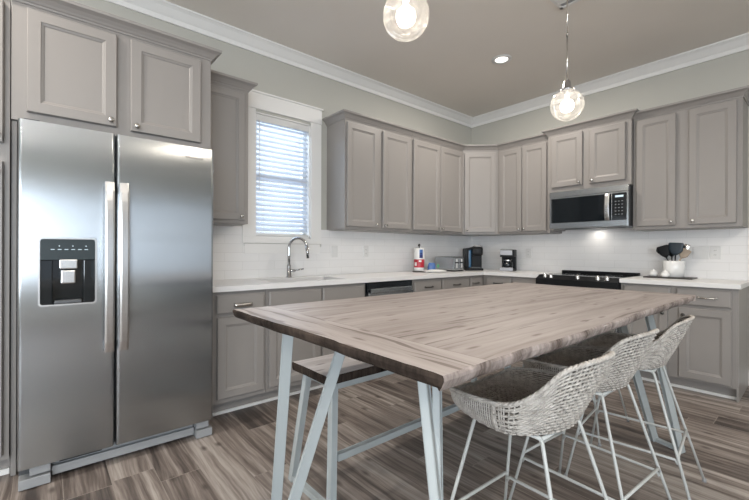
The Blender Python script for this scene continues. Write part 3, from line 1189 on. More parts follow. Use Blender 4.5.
# base grille and feet covers
q = mb(FA)
q.box((FY0 + 0.13, 0.030, 0.70), (FY1 - 0.10, 0.096, 0.765), 0.003)
q.box((FY0 + 0.13, 0.022, 0.765), (FY1 - 0.10, 0.066, 0.790), 0.004)
q.build('base_grille', M['grey_plastic'], fr_)
q = mb(FA)
q.box((FY0 + 0.16, 0.072, 0.764), (FY0 + 0.34, 0.080, 0.770))
q.build('grille_slot', M['black'], fr_)
for a, b in ((FY0 + 0.005, FY0 + 0.125), (FY1 - 0.095, FY1 - 0.002)):
    q = mb(FA)
    q.box((a, 0.004, 0.70), (b, 0.052, 0.826), 0.004)
    q.box((a + (0.04 if a < -4.5 else 0.0), 0.060, 0.70), (b - (0 if a < -4.5 else 0.02), 0.098, 0.818), 0.004)
    q.build('foot_cover', M['grey_plastic'], fr_)
for yy_ in (FY0 + 0.05, FY1 - 0.05):
    q = mb()
    q.box((0.70, yy_ - 0.03, 1.775), (0.815, yy_ + 0.03, 1.800), 0.004)
    q.build('hinge_cover', M['ss_dark'], fr_)
for yy_ in (FY0 + 0.08, FY1 - 0.08):
    q = mb()
    q.cyl((0.15, yy_ - 0.02, 0.022), (0.15, yy_ + 0.02, 0.022), 0.022, seg=12)
    q.build('roller', M['black'], fr_)

# ---------------------------------------------------------------- microwave
mw = thing('microwave', 'stainless over-the-range microwave under the short wall cabinet', 'microwave', (1.708, -0.2, 1.405))
X0, X1, Z0, Z1 = 1.330, 2.088, 1.408, 1.812
q = mb(FB)
q.box((X0 + 0.003, Z0 + 0.006, 0.012), (X1 - 0.003, Z1 - 0.002, 0.385), 0.003)
q.build('body', M['ss_dark'], mw)
q = mb(FB)
q.box((X0, Z1 - 0.062, 0.380), (X1, Z1 - 0.001, 0.425), 0.003)
q.build('vent_strip', M['ss'], mw)
xs = 1.948
q = mb(FB)
q.box((X0, Z0 + 0.004, 0.386), (X1, Z1 - 0.064, 0.424), 0.003)
dd = q.build('door', M['ss'], mw)
q = mb(FB)
q.loops([rrect(X0 + 0.022, xs - 0.004, Z0 + 0.062, Z1 - 0.078, 0.006, n_) for n_ in (0.424, 0.4275)])
q.build('door_window', M['blackglass'], dd)
q = mb(FB)
rings = []
for k in range(13):
    s = k / 12
    v = Z0 + 0.062 + (Z1 - 0.078 - Z0 - 0.062) * s
    b_ = 0.024 + 0.020 * math.sin(PI * s) ** 0.7
    c = 0.424 + b_
    rings.append([(1.893, v, c - 0.012), (1.934, v, c - 0.012), (1.934, v, c), (1.926, v, c + 0.006), (1.901, v, c + 0.006), (1.893, v, c)])
q.loops(rings)
for v in (Z0 + 0.085, Z1 - 0.10):
    q.box((1.903, v - 0.012, 0.422), (1.924, v + 0.012, 0.442))
q.build('handle', M['ss_v'], dd)
q = mb(FB)
q.loops([rrect(xs + 0.002, X1 - 0.012, Z0 + 0.062, Z1 - 0.078, 0.005, n_) for n_ in (0.424, 0.4285)])
cp = q.build('control_panel', M['blackglass'], mw)
q = mb(FB)
q.box((xs + 0.030, Z1 - 0.118, 0.4285), (X1 - 0.040, Z1 - 0.100, 0.4290))
q.build('clock_display', M['led'], cp)
q = mb(FB)
for r_ in range(5):
    for c_ in range(3):
        q.box((xs + 0.028 + c_ * 0.028, Z1 - 0.160 - r_ * 0.032, 0.4285), (xs + 0.040 + c_ * 0.028, Z1 - 0.154 - r_ * 0.032, 0.4290))
q.build('keypad', M['grey_plastic'], cp)
q = mb(FB)
q.box((X0 + 0.12, Z0, 0.10), (X1 - 0.12, Z0 + 0.006, 0.30), 0.001)
q.build('bottom_grille', M['ss_dark'], mw)
l = bpy.data.lights.new('cooktop_lamp', 'AREA')
l.size = 0.08
l.energy = 0.3
l.color = (1.0, 0.93, 0.84)
lo_ = bpy.data.objects.new('cooktop_lamp', l)
lo_.location = (1.694, -0.11, 1.402)
COL.objects.link(lo_)

# ---------------------------------------------------------------- range
rg = thing('range', 'black glass-top range with silver knobs set between the worktops', 'range', (1.695, -0.33, 0))
X0, X1 = 1.312, 2.078
q = mb(FB)
q.box((X0, 0.05, 0.02), (X1, 0.895, 0.635), 0.003)
q.build('body', M['ss_dark'], rg)
q = mb(FB)
q.box((X0 + 0.003, 0.20, 0.635), (X1 - 0.003, 0.770, 0.675), 0.005)
od = q.build('oven_door', M['ss'], rg)
q = mb(FB)
q.box((X0 + 0.10, 0.30, 0.675), (X1 - 0.10, 0.64, 0.678), 0.001)
q.build('oven_window', M['blackglass'], od)
q = mb(FB)
q.tube([(X0 + 0.05, 0.735, 0.715), (X1 - 0.05, 0.735, 0.715)], 0.012, 10)
q.box((X0 + 0.06, 0.725, 0.672), (X0 + 0.08, 0.745, 0.715))
q.box((X1 - 0.08, 0.725, 0.672), (X1 - 0.06, 0.745, 0.715))
q.build('handle', M['ss_v'], od)
q = mb(FB)
q.box((X0 + 0.003, 0.06, 0.635), (X1 - 0.003, 0.190, 0.670), 0.005)
q.build('storage_drawer', M['ss'], rg)
q = mb(FB)   # sloping control fascia
prof = [(0.56, 0.780), (0.690, 0.780), (0.694, 0.800), (0.690, 0.876), (0.612, 0.914), (0.56, 0.914)]
q.loops([[(u, v, n) for n, v in prof] for u in (X0 - 0.001, X1 + 0.001)])
q.build('control_fascia', M['black'], rg)
q = mb(FB)
q.box((X0 - 0.001, 0.896, 0.012), (X1 + 0.001, 0.917, 0.610), 0.003)
ck = q.build('cooktop', M['blackglass'], rg)
q = mb(FB)
q.box((X0 - 0.001, 0.917, 0.012), (X1 + 0.001, 0.944, 0.070), 0.004)
q.build('rear_vent_trim', M['black'], rg)
for bx_, bn, br_ in ((1.49, 0.20, 0.075), (1.50, 0.45, 0.10), (1.90, 0.20, 0.075), (1.89, 0.45, 0.09)):
    q = mb(FB)
    q.lathe([(br_, 0.0), (br_, 0.0004), (br_ - 0.006, 0.0004), (br_ - 0.006, 0.0)], (bx_, 0.9171, bn), (0, 1, 0), 40, cap=False)
    q.build('burner_ring', M['ss_dark'], ck)
for kx in (1.395, 1.455, 1.72, 1.905, 1.985):
    q = mb(FB)
    ax = Vector((0, 0.925, 0.38)).normalized()
    q.lathe([(0.022, 0), (0.022, 0.006), (0.017, 0.010), (0.0165, 0.034), (0.014, 0.037), (0, 0.038)], (kx, 0.893, 0.650), ax, 16)
    q.build('knob', M['nickel'], rg)

# ---------------------------------------------------------------- dining table
TX0, TX1, TY0, TY1, TZ = 1.747, 2.848, -4.098, -1.893, 0.920
tb = thing('island_table', 'long counter-height table of weathered planks on pale steel legs', 'table', ((TX0 + TX1) / 2, (TY0 + TY1) / 2, 0))


def slab(name, x0, x1, y0, y1, ztop, th, mats, parent, amp=0.006, undercut=0.012, seed=1, face_mat=None):
    """plank top with an irregular sawn outline"""
    rnd = random.Random(seed)
    def side(a, b, nrm, n):
        out = []
        ph = [rnd.uniform(0, 6.28) for _ in range(4)]
        for k in range(n):
            s = k / n
            p = Vector(a).lerp(Vector(b), s)
            L = s * (Vector(b) - Vector(a)).length
            dsp = amp * (0.5 * math.sin(L * 5 + ph[0]) + 0.35 * math.sin(L * 13 + ph[1]) + 0.25 * math.sin(L * 31 + ph[2]))
            fade = min(1, min(s, 1 - s) * 14)
            out.append((p + Vector(nrm) * dsp * fade, Vector(nrm)))
        return out
    loop = side((x0, y0), (x1, y0), (0, -1), 40) + side((x1, y0), (x1, y1), (1, 0), 70) + side((x1, y1), (x0, y1), (0, 1), 40) + side((x0, y1), (x0, y0), (-1, 0), 70)
    q = mb()
    cx_, cy_ = (x0 + x1) / 2, (y0 + y1) / 2
    rings = []
    for ins, zz in ((undercut, ztop - th), (undercut * 0.35, ztop - th * 0.72), (0.0, ztop - th * 0.35), (0.0005, ztop - 0.005), (0.004, ztop)):
        ring = []
        for p, nr in loop:
            j = rnd.uniform(-1, 1) * 0.0016 if 0 < ins < undercut else 0
            ring.append((p.x - nr.x * (ins + j), p.y - nr.y * (ins + j), zz))
        rings.append(ring)
    q.loops(rings)
    q.bm.faces.ensure_lookup_table()
    q.bm.normal_update()
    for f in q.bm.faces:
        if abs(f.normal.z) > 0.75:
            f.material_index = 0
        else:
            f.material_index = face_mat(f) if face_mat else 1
    return q.build(name, mats, parent)


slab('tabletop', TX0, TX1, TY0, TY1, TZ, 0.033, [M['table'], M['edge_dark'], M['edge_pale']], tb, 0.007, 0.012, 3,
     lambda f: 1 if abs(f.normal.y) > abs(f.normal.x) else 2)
LEGS = {'NR': ((-1, 1), (TX1, TY0), (0.048, 0.133, 0.194, 0.147, 0.118, 0.134, 0.327, 0.365)),
        'NL': ((1, 1), (TX0, TY0), (0.087, 0.146, 0.209, 0.144, 0.204, 0.104, 0.302, 0.381)),
        'FR': ((-1, -1), (TX1, TY1), (0.067, -0.021, 0.202, 0.152, 0.206, -0.073, 0.300, 0.330)),
        'FL': ((1, -1), (TX0, TY1), (0.067, 0.0, 0.200, 0.150, 0.206, -0.03, 0.308, 0.385))}
for k, ((sx, sy), (cx_, cy_), p) in LEGS.items():
    P_ = lambda a, b, z_: Vector((cx_ + sx * a, cy_ + sy * b, z_))
    fa, ta = P_(p[0], p[1], 0.0), P_(p[2], p[3], TZ - 0.034)
    fb, tb_ = P_(p[4], p[5], 0.0), P_(p[6], p[7], TZ - 0.034)
    q = mb()
    sd = (tb_ - ta).normalized()
    q.bar(fa, ta, 0.042, 0.024, sd)
    q.bar(fb, tb_, 0.042, 0.024, sd)
    q.bar(fa + Vector((0, 0, 0.012)), fb + Vector((0, 0, 0.012)), 0.024, 0.024, (0, 0, 1))
    q.bar(ta + (ta - tb_) * 0.12 - Vector((0, 0, 0.003)), tb_ + (tb_ - ta) * 0.12 - Vector((0, 0, 0.003)), 0.05, 0.006, Vector((0, 0, 1)).cross(sd), 0.001)
    q.build('leg', M['white_metal'], tb)

# ---------------------------------------------------------------- bench
bn_ = thing('bench', 'pale wood counter-height bench on splayed white steel legs beside the table', 'bench', (1.745, -2.95, 0))
BX0, BX1, BY0, BY1, BZ = 1.582, 1.900, -3.735, -2.18, 0.602
slab('seat', BX0, BX1, BY0, BY1, BZ, 0.040, [M['benchwood'], M['edge_dark']], bn_, 0.003, 0.004, 9)  # dark edge wood here stands in for shade along the long side
for s, ye in ((1, BY0), (-1, BY1)):
    q = mb()
    yt = ye + s * 0.06
    yf = ye + s * 0.008
    for xt, xf in ((BX0 + 0.055, BX0 - 0.008), (BX1 - 0.040, BX1 + 0.022)):
        q.bar((xt, yt, BZ - 0.042), (xf, yf, 0.0), 0.034, 0.034, (1, 0, 0), 0.002)
    q.bar((BX0 - 0.006, yf + s * 0.002, 0.018), (BX1 + 0.02, yf + s * 0.002, 0.018), 0.03, 0.03, (0, 0, 1), 0.002)
    q.bar((BX0 + 0.055, yt, BZ - 0.056), (BX1 - 0.040, yt, BZ - 0.056), 0.03, 0.03, (0, 0, 1), 0.002)
    q.build('leg_frame', M['white_metal'], bn_)
for xx in (BX0 + 0.055, BX1 - 0.034):
    q = mb()
    q.bar((xx, BY0 + 0.07, BZ - 0.058), (xx, BY1 - 0.07, BZ - 0.058), 0.03, 0.03, (1, 0, 0), 0.002)
    q.build('seat_rail', M['white_metal'], bn_)
q = mb()
q.bar((BX1 + 0.002, BY0 + 0.05, 0.235), (BX1 + 0.002, BY1 - 0.05, 0.235), 0.032, 0.032, (1, 0, 0), 0.002)
q.build('stretcher', M['white_metal'], bn_)

# ---------------------------------------------------------------- wicker stools


def superell(a, rx, ry, n):
    c, s = math.cos(a), math.sin(a)
    return (math.copysign(abs(c) ** (2 / n), c) * rx, math.copysign(abs(s) ** (2 / n), s) * ry)


def sstep(a, b, x):
    t_ = max(0.0, min(1.0, (x - a) / (b - a)))
    return t_ * t_ * (3 - 2 * t_)


RIMZ = [(0, 0.854), (20, 0.849), (32, 0.838), (39, 0.829), (45, 0.813), (51, 0.788), (57, 0.762), (67, 0.732), (77, 0.709), (90, 0.698), (125, 0.690), (137, 0.684), (150, 0.655), (180, 0.646)]


def rim_z(deg):
    def lin(d):
        d = abs(d)
        if d > 180:
            d = 360 - d
        for (a0, z0), (a1, z1) in zip(RIMZ, RIMZ[1:]):
            if d <= a1:
                return z0 + (z1 - z0) * (d - a0) / (a1 - a0)
        return RIMZ[-1][1]
    return sum(lin(deg + o) for o in (-4, -2, 0, 2, 4)) / 5


def rim_pt(a):
    x, y = superell(a, 0.224 if math.cos(a) > 0 else 0.250, 0.217, 3.6 if math.cos(a) < 0 else 2.05)
    deg = math.degrees(math.atan2(y, x))
    return Vector((x, y, rim_z(deg)))


def bot_pt(a):
    x, y = superell(a, 0.200 if math.cos(a) > 0 else 0.232, 0.194, 3.8 if math.cos(a) < 0 else 2.2)
    if x > 0:
        y *= 1 - 0.20 * sstep(0, 0.2, x)
        x *= 0.58
    return Vector((x, y, 0.609 + 0.014 * sstep(0.02, 0.20, -x)))


def wall_pt(a, s, off=0.0):
    b_, r_ = bot_pt(a), rim_pt(a)
    p = b_.lerp(r_, s)
    out = Vector((math.cos(a), math.sin(a), 0))
    back = sstep(0.3, 0.9, math.cos(a))
    bulge = (0.005 * (1 - back) + 0.003 * back) * math.sin(PI * s)
    p += out * (bulge + off)
    p.z -= 0.008 * math.sin(PI * s) * (1 - 0.5 * back)
    return p


def even_angles(n):
    fine = [2 * PI * i / 4000 for i in range(4001)]
    acc = [0.0]
    for a0, a1 in zip(fine, fine[1:]):
        acc.append(acc[-1] + (rim_pt(a1) - rim_pt(a0)).xy.length)
    out, j = [], 0
    for i in range(n):
        tgt = acc[-1] * i / n
        while acc[j + 1] < tgt:
            j += 1
        out.append(fine[j])
    return out


def make_stool():
    t = thing('bar_stool', 'woven grey wicker bar stool nearest the camera along the right side of the table', 'stool', (0, 0, 0), 'wicker stools around the table')
    NA = 88
    AN = even_angles(NA)          # stakes
    # outer weave
    q = mb()
    NV = 18
    for j in range(NV):
        s = 0.02 + 0.96 * j / (NV - 1)
        full = j in (0, 17)
        hw_ = 21 if j % 3 == 0 else (16 if j % 3 == 1 else 18)
        pts = []
        for i in range(NA if full else 2 * hw_ + 1):
            ii = i if full else i - hw_
            a = AN[ii % NA]
            jit = random.uniform(-0.0006, 0.0006)
            pts.append(wall_pt(a, min(1, max(0, s + random.uniform(-0.006, 0.006))), (0.0030 if (ii + j) % 2 else -0.0026) + jit))
        q.tube(pts, 0.0039, 4, closed=full)
    AF = even_angles(NA * 2)
    for i2 in range(0, NA * 2):
        i = i2 / 2
        if i2 % 2 and not (19 < i < NA - 19):
            continue
        a = AF[i2]
        fo_ = 0.0020 * sstep(0.15, 0.35, -math.cos(a))
        rad_ = 0.0028 - 0.0002 * sstep(0.1, 0.3, -math.cos(a))
        if i in (21, NA - 21):
            rad_ = 0.0052
        q.tube([wall_pt(a, k / 6, 0.0002 + fo_) for k in range(7)], rad_, 5)
    seat = q.build('seat_shell', M['wick'], t, recalc=False)
    # dark inner liner added behind weave and pan, coloured as the shade in gaps
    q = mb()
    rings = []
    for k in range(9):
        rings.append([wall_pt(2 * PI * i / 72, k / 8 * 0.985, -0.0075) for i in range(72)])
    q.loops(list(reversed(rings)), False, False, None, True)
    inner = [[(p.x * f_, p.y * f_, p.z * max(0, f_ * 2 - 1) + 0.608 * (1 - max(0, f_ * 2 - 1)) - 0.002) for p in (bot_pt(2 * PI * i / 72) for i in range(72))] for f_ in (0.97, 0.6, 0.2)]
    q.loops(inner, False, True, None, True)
    q.build('shade_backing', M['wick_shade'], seat)
    # woven seat pan
    q = mb()
    for k in range(27):
        y = -0.180 + 0.360 * k / 26
        lim = [x for x in [i * 0.004 - 0.24 for i in range(100)] if inside(x, y)]
        if len(lim) > 4:
            x0, x1 = lim[0], lim[-1]
            pts = [(x0 + (x1 - x0) * i / 30, y, 0.6125 + 0.014 * sstep(0.04, 0.20, -(x0 + (x1 - x0) * i / 30)) + (0.0022 if (i + k) % 2 else -0.0016)) for i in range(31)]
            q.tube(pts, 0.0034, 4)
    for k in range(16):
        x = -0.222 + 0.335 * k / 15
        lim = [y for y in [i * 0.004 - 0.18 for i in range(91)] if inside(x, y)]
        if len(lim) > 4:
            zz_ = 0.612 + 0.014 * sstep(0.04, 0.20, -x)
            q.tube([(x, lim[0], zz_), (x, lim[-1], zz_)], 0.003, 4)
    # inner wall weave (inside face, colour lifted against the table's shade)
    for j in range(13):
        s = 0.05 + 0.90 * j / 12
        q.tube([wall_pt(2 * PI * i / 72, s, -0.0095 + (0.0018 if (i + j) % 2 else -0.0018)) for i in range(72)], 0.0030, 4, closed=True)
    q.build('seat_weave', M['wick_seat'], seat, recalc=False)
    # rim: wrapped braid
    q = mb()
    rp = [rim_pt(2 * PI * i / 160) for i in range(160)]
    for ph in range(3):
        pts = []
        for i, p in enumerate(rp):
            a = 2 * PI * i / 160
            o_ = Vector((math.cos(a), math.sin(a), 0))
            w_ = a * 30 + ph * 2 * PI / 3
            pts.append(p + o_ * (0.0040 * math.cos(w_)) + Vector((0, 0, 0.0040 * math.sin(w_))))
        q.tube(pts, 0.0052, 5, closed=True)
    q.build('rim', M['wick'], t, recalc=False)
    # legs
    RZ = 0.245
    TOPZ = 0.598
    feet = {}
    for sx in (-1, 1):
        for sy in (-1, 1):
            if sx < 0:
                top, foot = Vector((-0.150, sy * 0.115, TOPZ)), Vector((-0.262, sy * 0.226, 0.006))
            else:
                top, foot = Vector((0.090, sy * 0.120, TOPZ)), Vector((0.256, sy * 0.222, 0.006))
            d = foot - top
            k = top + d * 0.06 + Vector((0.0, 0, 0))
            start = Vector((top.x - math.copysign(0.035, top.x), top.y * 0.85, TOPZ))
            q = mb()
            q.tube([start, top.lerp(start, 0.3), top + d * 0.015 + Vector((0, 0, -0.002)), k, top + d * 0.5, foot], 0.0062, 10)
            lg_ = q.build('leg', M['rod'], t)
            q = mb()
            q.cyl(foot + Vector((0, 0, -0.006)), foot + Vector((0, 0, 0.012)), 0.0095, 0.0085, 10)
            q.build('foot_cap', M['grey_plastic'], lg_)
            s_ = (TOPZ - RZ) / (TOPZ - 0.006)
            feet[(sx, sy)] = top + d * s_
    q = mb()
    order = [(-1, -1), (-1, 1), (1, 1), (1, -1)]
    for a, b in zip(order, order[1:] + order[:1]):
        p, r_ = feet[a], feet[b]
        d = (r_ - p).normalized()
        lift = 0.012 if a[0] == b[0] else -0.006
        q.tube([p + Vector((0, 0, -0.018 + lift)), p + d * 0.012 + Vector((0, 0, lift)), p.lerp(r_, 0.5) + Vector((0, 0, lift)), r_ - d * 0.012 + Vector((0, 0, lift)), r_ + Vector((0, 0, -0.018 + lift))], 0.0062, 8)
    q.build('footrest', M['rod'], t)
    q = mb()
    fr4 = [(-0.15, -0.115), (-0.15, 0.115), (0.09, 0.12), (0.09, -0.12)]
    for a, b in zip(fr4, fr4[1:] + fr4[:1]):
        q.tube([(a[0], a[1], TOPZ), (b[0], b[1], TOPZ)], 0.0065, 8)
    q.build('under_frame', M['rod'], t)
    return t


def inside(x, y):
    a = math.atan2(y, x)
    lo_a, best = None, None
    p = bot_pt(0)
    # radial test against the pan outline
    n = 96
    for i in range(n):
        p0, p1 = bot_pt(2 * PI * i / n), bot_pt(2 * PI * (i + 1) / n)
        a0, a1 = math.atan2(p0.y, p0.x), math.atan2(p1.y, p1.x)
        if a1 < a0:
            a1 += 2 * PI
        aa = a if a >= a0 else a + 2 * PI
        if a0 <= aa <= a1:
            r_ = (p0.xy.length + p1.xy.length) / 2
            return math.hypot(x, y) < r_ - 0.004
    return False


st = make_stool()
st.location = (2.688, -3.425, 0)
st.rotation_euler.z = math.radians(-2)
for (x_, y_, rz, lab) in ((2.672, -2.885, -4, 'grey wicker bar stool, middle of the three along the right table side'),
                          (2.695, -2.388, 6, 'grey wicker bar stool at the right table side, nearest the base cabinets'),
                          (2.222, -1.893, 90, 'wicker bar stool tucked under the far end of the table')):
    c = copy_tree(st)
    c.location = (x_, y_, 0)
    c.rotation_euler.z = math.radians(rz)
    c['label'] = lab

# ---------------------------------------------------------------- pendants and ceiling fittings


def pendant(x, y, zc_, label, r=0.092):
    t = thing('pendant_lamp', label, 'lamp', (x, y, CEIL), 'glass globe pendants over the table')
    q = mb()
    q.sphere((x, y, zc_), r, 32, 20, a0=0.0, a1=PI - 0.34)
    g = q.build('globe', M['globe'], t)
    g.data.polygons.foreach_set('use_smooth', [True] * len(g.data.polygons))
    q = mb()
    zt = zc_ + r * math.cos(0.34)
    q.lathe([(0.036, -0.004), (0.038, 0.004), (0.034, 0.010), (0.022, 0.016), (0.020, 0.050), (0.014, 0.060), (0.006, 0.066)], (x, y, zt), (0, 0, 1), 20)
    for k in range(3):
        a = 2 * PI * k / 3
        q.cyl((x + 0.034 * math.cos(a), y + 0.034 * math.sin(a), zt + 0.004), (x + 0.046 * math.cos(a), y + 0.046 * math.sin(a), zt + 0.004), 0.003, 0.005, 8)
    q.build('cap', M['chrome'], t)
    q = mb()
    zz = zt + 0.06
    n = 3
    seg = (CEIL - 0.02 - zz) / n
    for k in range(n):
        q.cyl((x, y, zz + k * seg), (x, y, zz + (k + 1) * seg - 0.004), 0.0045, seg=8)
        q.cyl((x, y, zz + (k + 1) * seg - 0.012), (x, y, zz + (k + 1) * seg + 0.004), 0.0065, seg=8)
    q.build('stem', M['nickel'], t)
    q = mb()
    q.lathe([(0.062, 0), (0.062, -0.012), (0.05, -0.022), (0.0, -0.024)], (x, y, CEIL), (0, 0, 1), 24)
    q.build('canopy', M['nickel'], t)
    q = mb()
    q.lathe([(0.013, 0.0), (0.013, -0.030), (0.010, -0.034)], (x, y, zt), (0, 0, 1), 14)
    q.build('socket', M['ceramic'], t)
    q = mb()
    q.lathe([(0.012, -0.034), (0.017, -0.050), (0.0185, -0.075), (0.017, -0.115), (0.010, -0.126), (0.0, -0.129)], (x, y, zt), (0, 0, 1), 16)
    b_ = q.build('bulb', M['bulbglass'], t)
    q = mb()
    for k in range(4):
        a = PI * k / 2 + 0.3
        q.tube([(x + 0.006 * math.cos(a), y + 0.006 * math.sin(a), zt - 0.052), (x + 0.004 * math.cos(a + 0.5), y + 0.004 * math.sin(a + 0.5), zt - 0.108)], 0.0016, 5)
    q.build('filament', M['filament'], b_)
    l = bpy.data.lights.new('pendant_glow', 'POINT')
    l.energy = 5.0
    l.shadow_soft_size = 0.04
    l.color = (1.0, 0.88, 0.72)
    o = bpy.data.objects.new('pendant_glow', l)
    o.location = (x, y, zt - 0.08)
    COL.objects.link(o)
    return t


pendant(2.250, -3.604, 2.090, 'clear glass globe pendant at the top edge, nearer the camera')
pendant(2.32, -2.315, 2.034, 'clear glass globe pendant hanging before the microwave, farther from the camera')

for i, (x, y) in enumerate(DOWNLIGHTS):
    if i == 0:
        lab = 'round white recessed ceiling light above the worktop corner'
    else:
        lab = None
    if i == 0:
        t = thing('recessed_light', lab, 'ceiling light', (x, y, CEIL))
        q = mb()
        q.lathe([(0.062, -0.001), (0.094, -0.001), (0.094, -0.006), (0.088, -0.010), (0.066, -0.010), (0.060, -0.006), (0.060, -0.001)], (x, y, CEIL), (0, 0, 1), 32, cap=False)
        q.build('trim_ring', M['white'], t)
        q = mb()
        q.lathe([(0.060, -0.004), (0.03, -0.0045), (0.0, -0.005)], (x, y, CEIL), (0, 0, 1), 28)
        q.build('diffuser', M['lamp'], t)
    l = bpy.data.lights.new('downlight', 'AREA')
    l.shape = 'DISK'
    l.size = 0.13
    l.energy = DOWN_W
    l.color = WARM
    o = bpy.data.objects.new('downlight', l)
    o.location = (x, y, CEIL - 0.014)
    COL.objects.link(o)

vt = thing('ceiling_vent', 'white louvred air vent in the ceiling at the top edge', 'vent', (2.14, -1.79, CEIL))
q = mb()
vx0, vx1, vy0, vy1 = 1.98, 2.30, -1.945, -1.635
q.box((vx0, vy0, CEIL - 0.010), (vx1, vy0 + 0.025, CEIL), 0.002)
q.box((vx0, vy1 - 0.025, CEIL - 0.010), (vx1, vy1, CEIL), 0.002)
q.box((vx0, vy0, CEIL - 0.010), (vx0 + 0.025, vy1, CEIL), 0.002)
q.box((vx1 - 0.025, vy0, CEIL - 0.010), (vx1, vy1, CEIL), 0.002)
q.build('frame', M['white'], vt)
q = mb()
q.box((vx0 + 0.02, vy0 + 0.02, CEIL - 0.003), (vx1 - 0.02, vy1 - 0.02, CEIL - 0.001))
q.build('backing', M['grey_plastic'], vt)
q = mb()
for k in range(9):
    y = vy0 + 0.035 + k * 0.0235
    q.bar((vx0 + 0.02, y, CEIL - 0.008), (vx1 - 0.02, y, CEIL - 0.008), 0.024, 0.002, (0, 1, -0.55), 0.0003)
q.build('louvres', M['white'], vt)

# ---------------------------------------------------------------- things on the worktops
CT = 0.9145
# paper roll on a stand
px, py = 0.215, -1.325
t = thing('paper_towel_holder', 'paper towel roll in red and white wrapper on a dark stand', 'paper towel holder', (px, py, CT))
q = mb()
q.lathe([(0.078, 0), (0.078, 0.010), (0.07, 0.014), (0.008, 0.016), (0.006, 0.30), (0.013, 0.305), (0.015, 0.318), (0.009, 0.330), (0, 0.332)], (px, py, CT), (0, 0, 1), 24)
q.build('stand', M['bronze'], t)
q = mb()
q.lathe([(0.020, 0.016), (0.060, 0.016), (0.062, 0.022), (0.062, 0.055)], (px, py, CT), (0, 0, 1), 28, 0, cap=False)
q.lathe([(0.062, 0.055), (0.062, 0.150)], (px, py, CT), (0, 0, 1), 28, 1, cap=False)
q.lathe([(0.062, 0.150), (0.062, 0.272), (0.058, 0.280), (0.020, 0.280)], (px, py, CT), (0, 0, 1), 28, 0, cap=False)
rl = q.build('wrapped_roll', [M['white'], M['red']], t)
# printed patches follow the roll
def patch(q, a0, a1, z0, z1, r, mi=0):
    rings = []
    for k in range(7):
        a = a0 + (a1 - a0) * k / 6
        rings.append([(px + r * math.cos(a), py + r * math.sin(a), CT + z0), (px + r * math.cos(a), py + r * math.sin(a), CT + z1)])
    q.loops(rings, False, False, mi, True, closed=False)
va = math.atan2(CAM[1] - py, CAM[0] - px)
q = mb()
patch(q, va + 0.05, va + 0.75, 0.165, 0.205, 0.0628, 0)
patch(q, va + 0.05, va + 0.75, 0.205, 0.265, 0.0628, 1)
patch(q, va + 0.15, va + 0.60, 0.210, 0.225, 0.0632, 0)
q.build('blue_emblem', [M['navy'], M['blue']], rl, recalc=False)
q = mb()
patch(q, va - 0.95, va - 0.45, 0.075, 0.115, 0.0628)
q.build('white_print', M['white'], rl, recalc=False)
q = mb()
patch(q, va - 0.05, va + 0.45, 0.120, 0.140, 0.0628)
q.build('white_print', M['white'], rl, recalc=False)

# bag of sponges / wipes in printed wrapper
t = thing('wipes_packet', 'white soft packet printed in blue and green lying before the toaster', 'packet', (0.385, -1.25, CT))
q = mb()
def pillow(q, o, L, W, H, rz, mi=0):
    ca, sa = math.cos(rz), math.sin(rz)
    rings = []
    n = 12
    for k in range(n + 1):
        s = k / n
        e_ = math.sin(PI * s) ** 0.45 if 0 < k < n else 0.06
        ring = []
        for i in range(14):
            a = 2 * PI * i / 14
            y_ = W / 2 * math.cos(a) * (0.9 + 0.1 * e_)
            z_ = H / 2 * (1 + math.sin(a) * e_)
            x_ = (s - 0.5) * L
            ring.append((o[0] + x_ * ca - y_ * sa, o[1] + x_ * sa + y_ * ca, o[2] + z_))
        rings.append(ring)
    q.loops(rings, True, True, mi, True)
pillow(q, (0.385, -1.25, CT), 0.28, 0.12, 0.036, math.radians(75))
q.build('wrapper', M['white'], t)
t2 = thing('dishwasher_pods_bag', 'small blue and white bag standing between paper towel roll and toaster', 'bag', (0.30, -1.20, CT))
q = mb()
rings = []
for w_, d_, h_ in ((0.046, 0.020, 0.002), (0.048, 0.024, 0.03), (0.046, 0.018, 0.075), (0.036, 0.006, 0.105), (0.034, 0.002, 0.112)):
    ring = []
    for i in range(16):
        a = 2 * PI * i / 16
        lx, ly = w_ * math.cos(a), d_ * math.sin(a)
        ang = math.radians(50)
        ring.append((0.300 + lx * math.cos(ang) - ly * math.sin(ang), -1.20 + lx * math.sin(ang) + ly * math.cos(ang), CT + h_ - 0.002))
    rings.append(ring)
q.loops(rings, True, True, None, True)
bb = q.build('pouch', M['blue'], t2)
q = mb()
ang = math.radians(50)
for (lx, hz, w_, h_) in ((0.075, 0.072, 0.030, 0.012), (0.075, 0.072, 0.010, 0.052)):
    for s_ in (0,):
        c_ = Vector((0.300 + lx * math.cos(ang), -1.20 + lx * math.sin(ang), CT + hz))
        uu = Vector((math.cos(ang), math.sin(ang), 0))
        nn = Vector((math.sin(ang), -math.cos(ang), 0))
        q.loops([[c_ + uu * (a_ * w_ / 2) + Vector((0, 0, b_ * h_ / 2)) + nn * n_ for a_, b_ in ((-1, -1), (1, -1), (1, 1), (-1, 1))] for n_ in (-0.002, 0.002)])
q.build('green_cross', M['green'], t2)

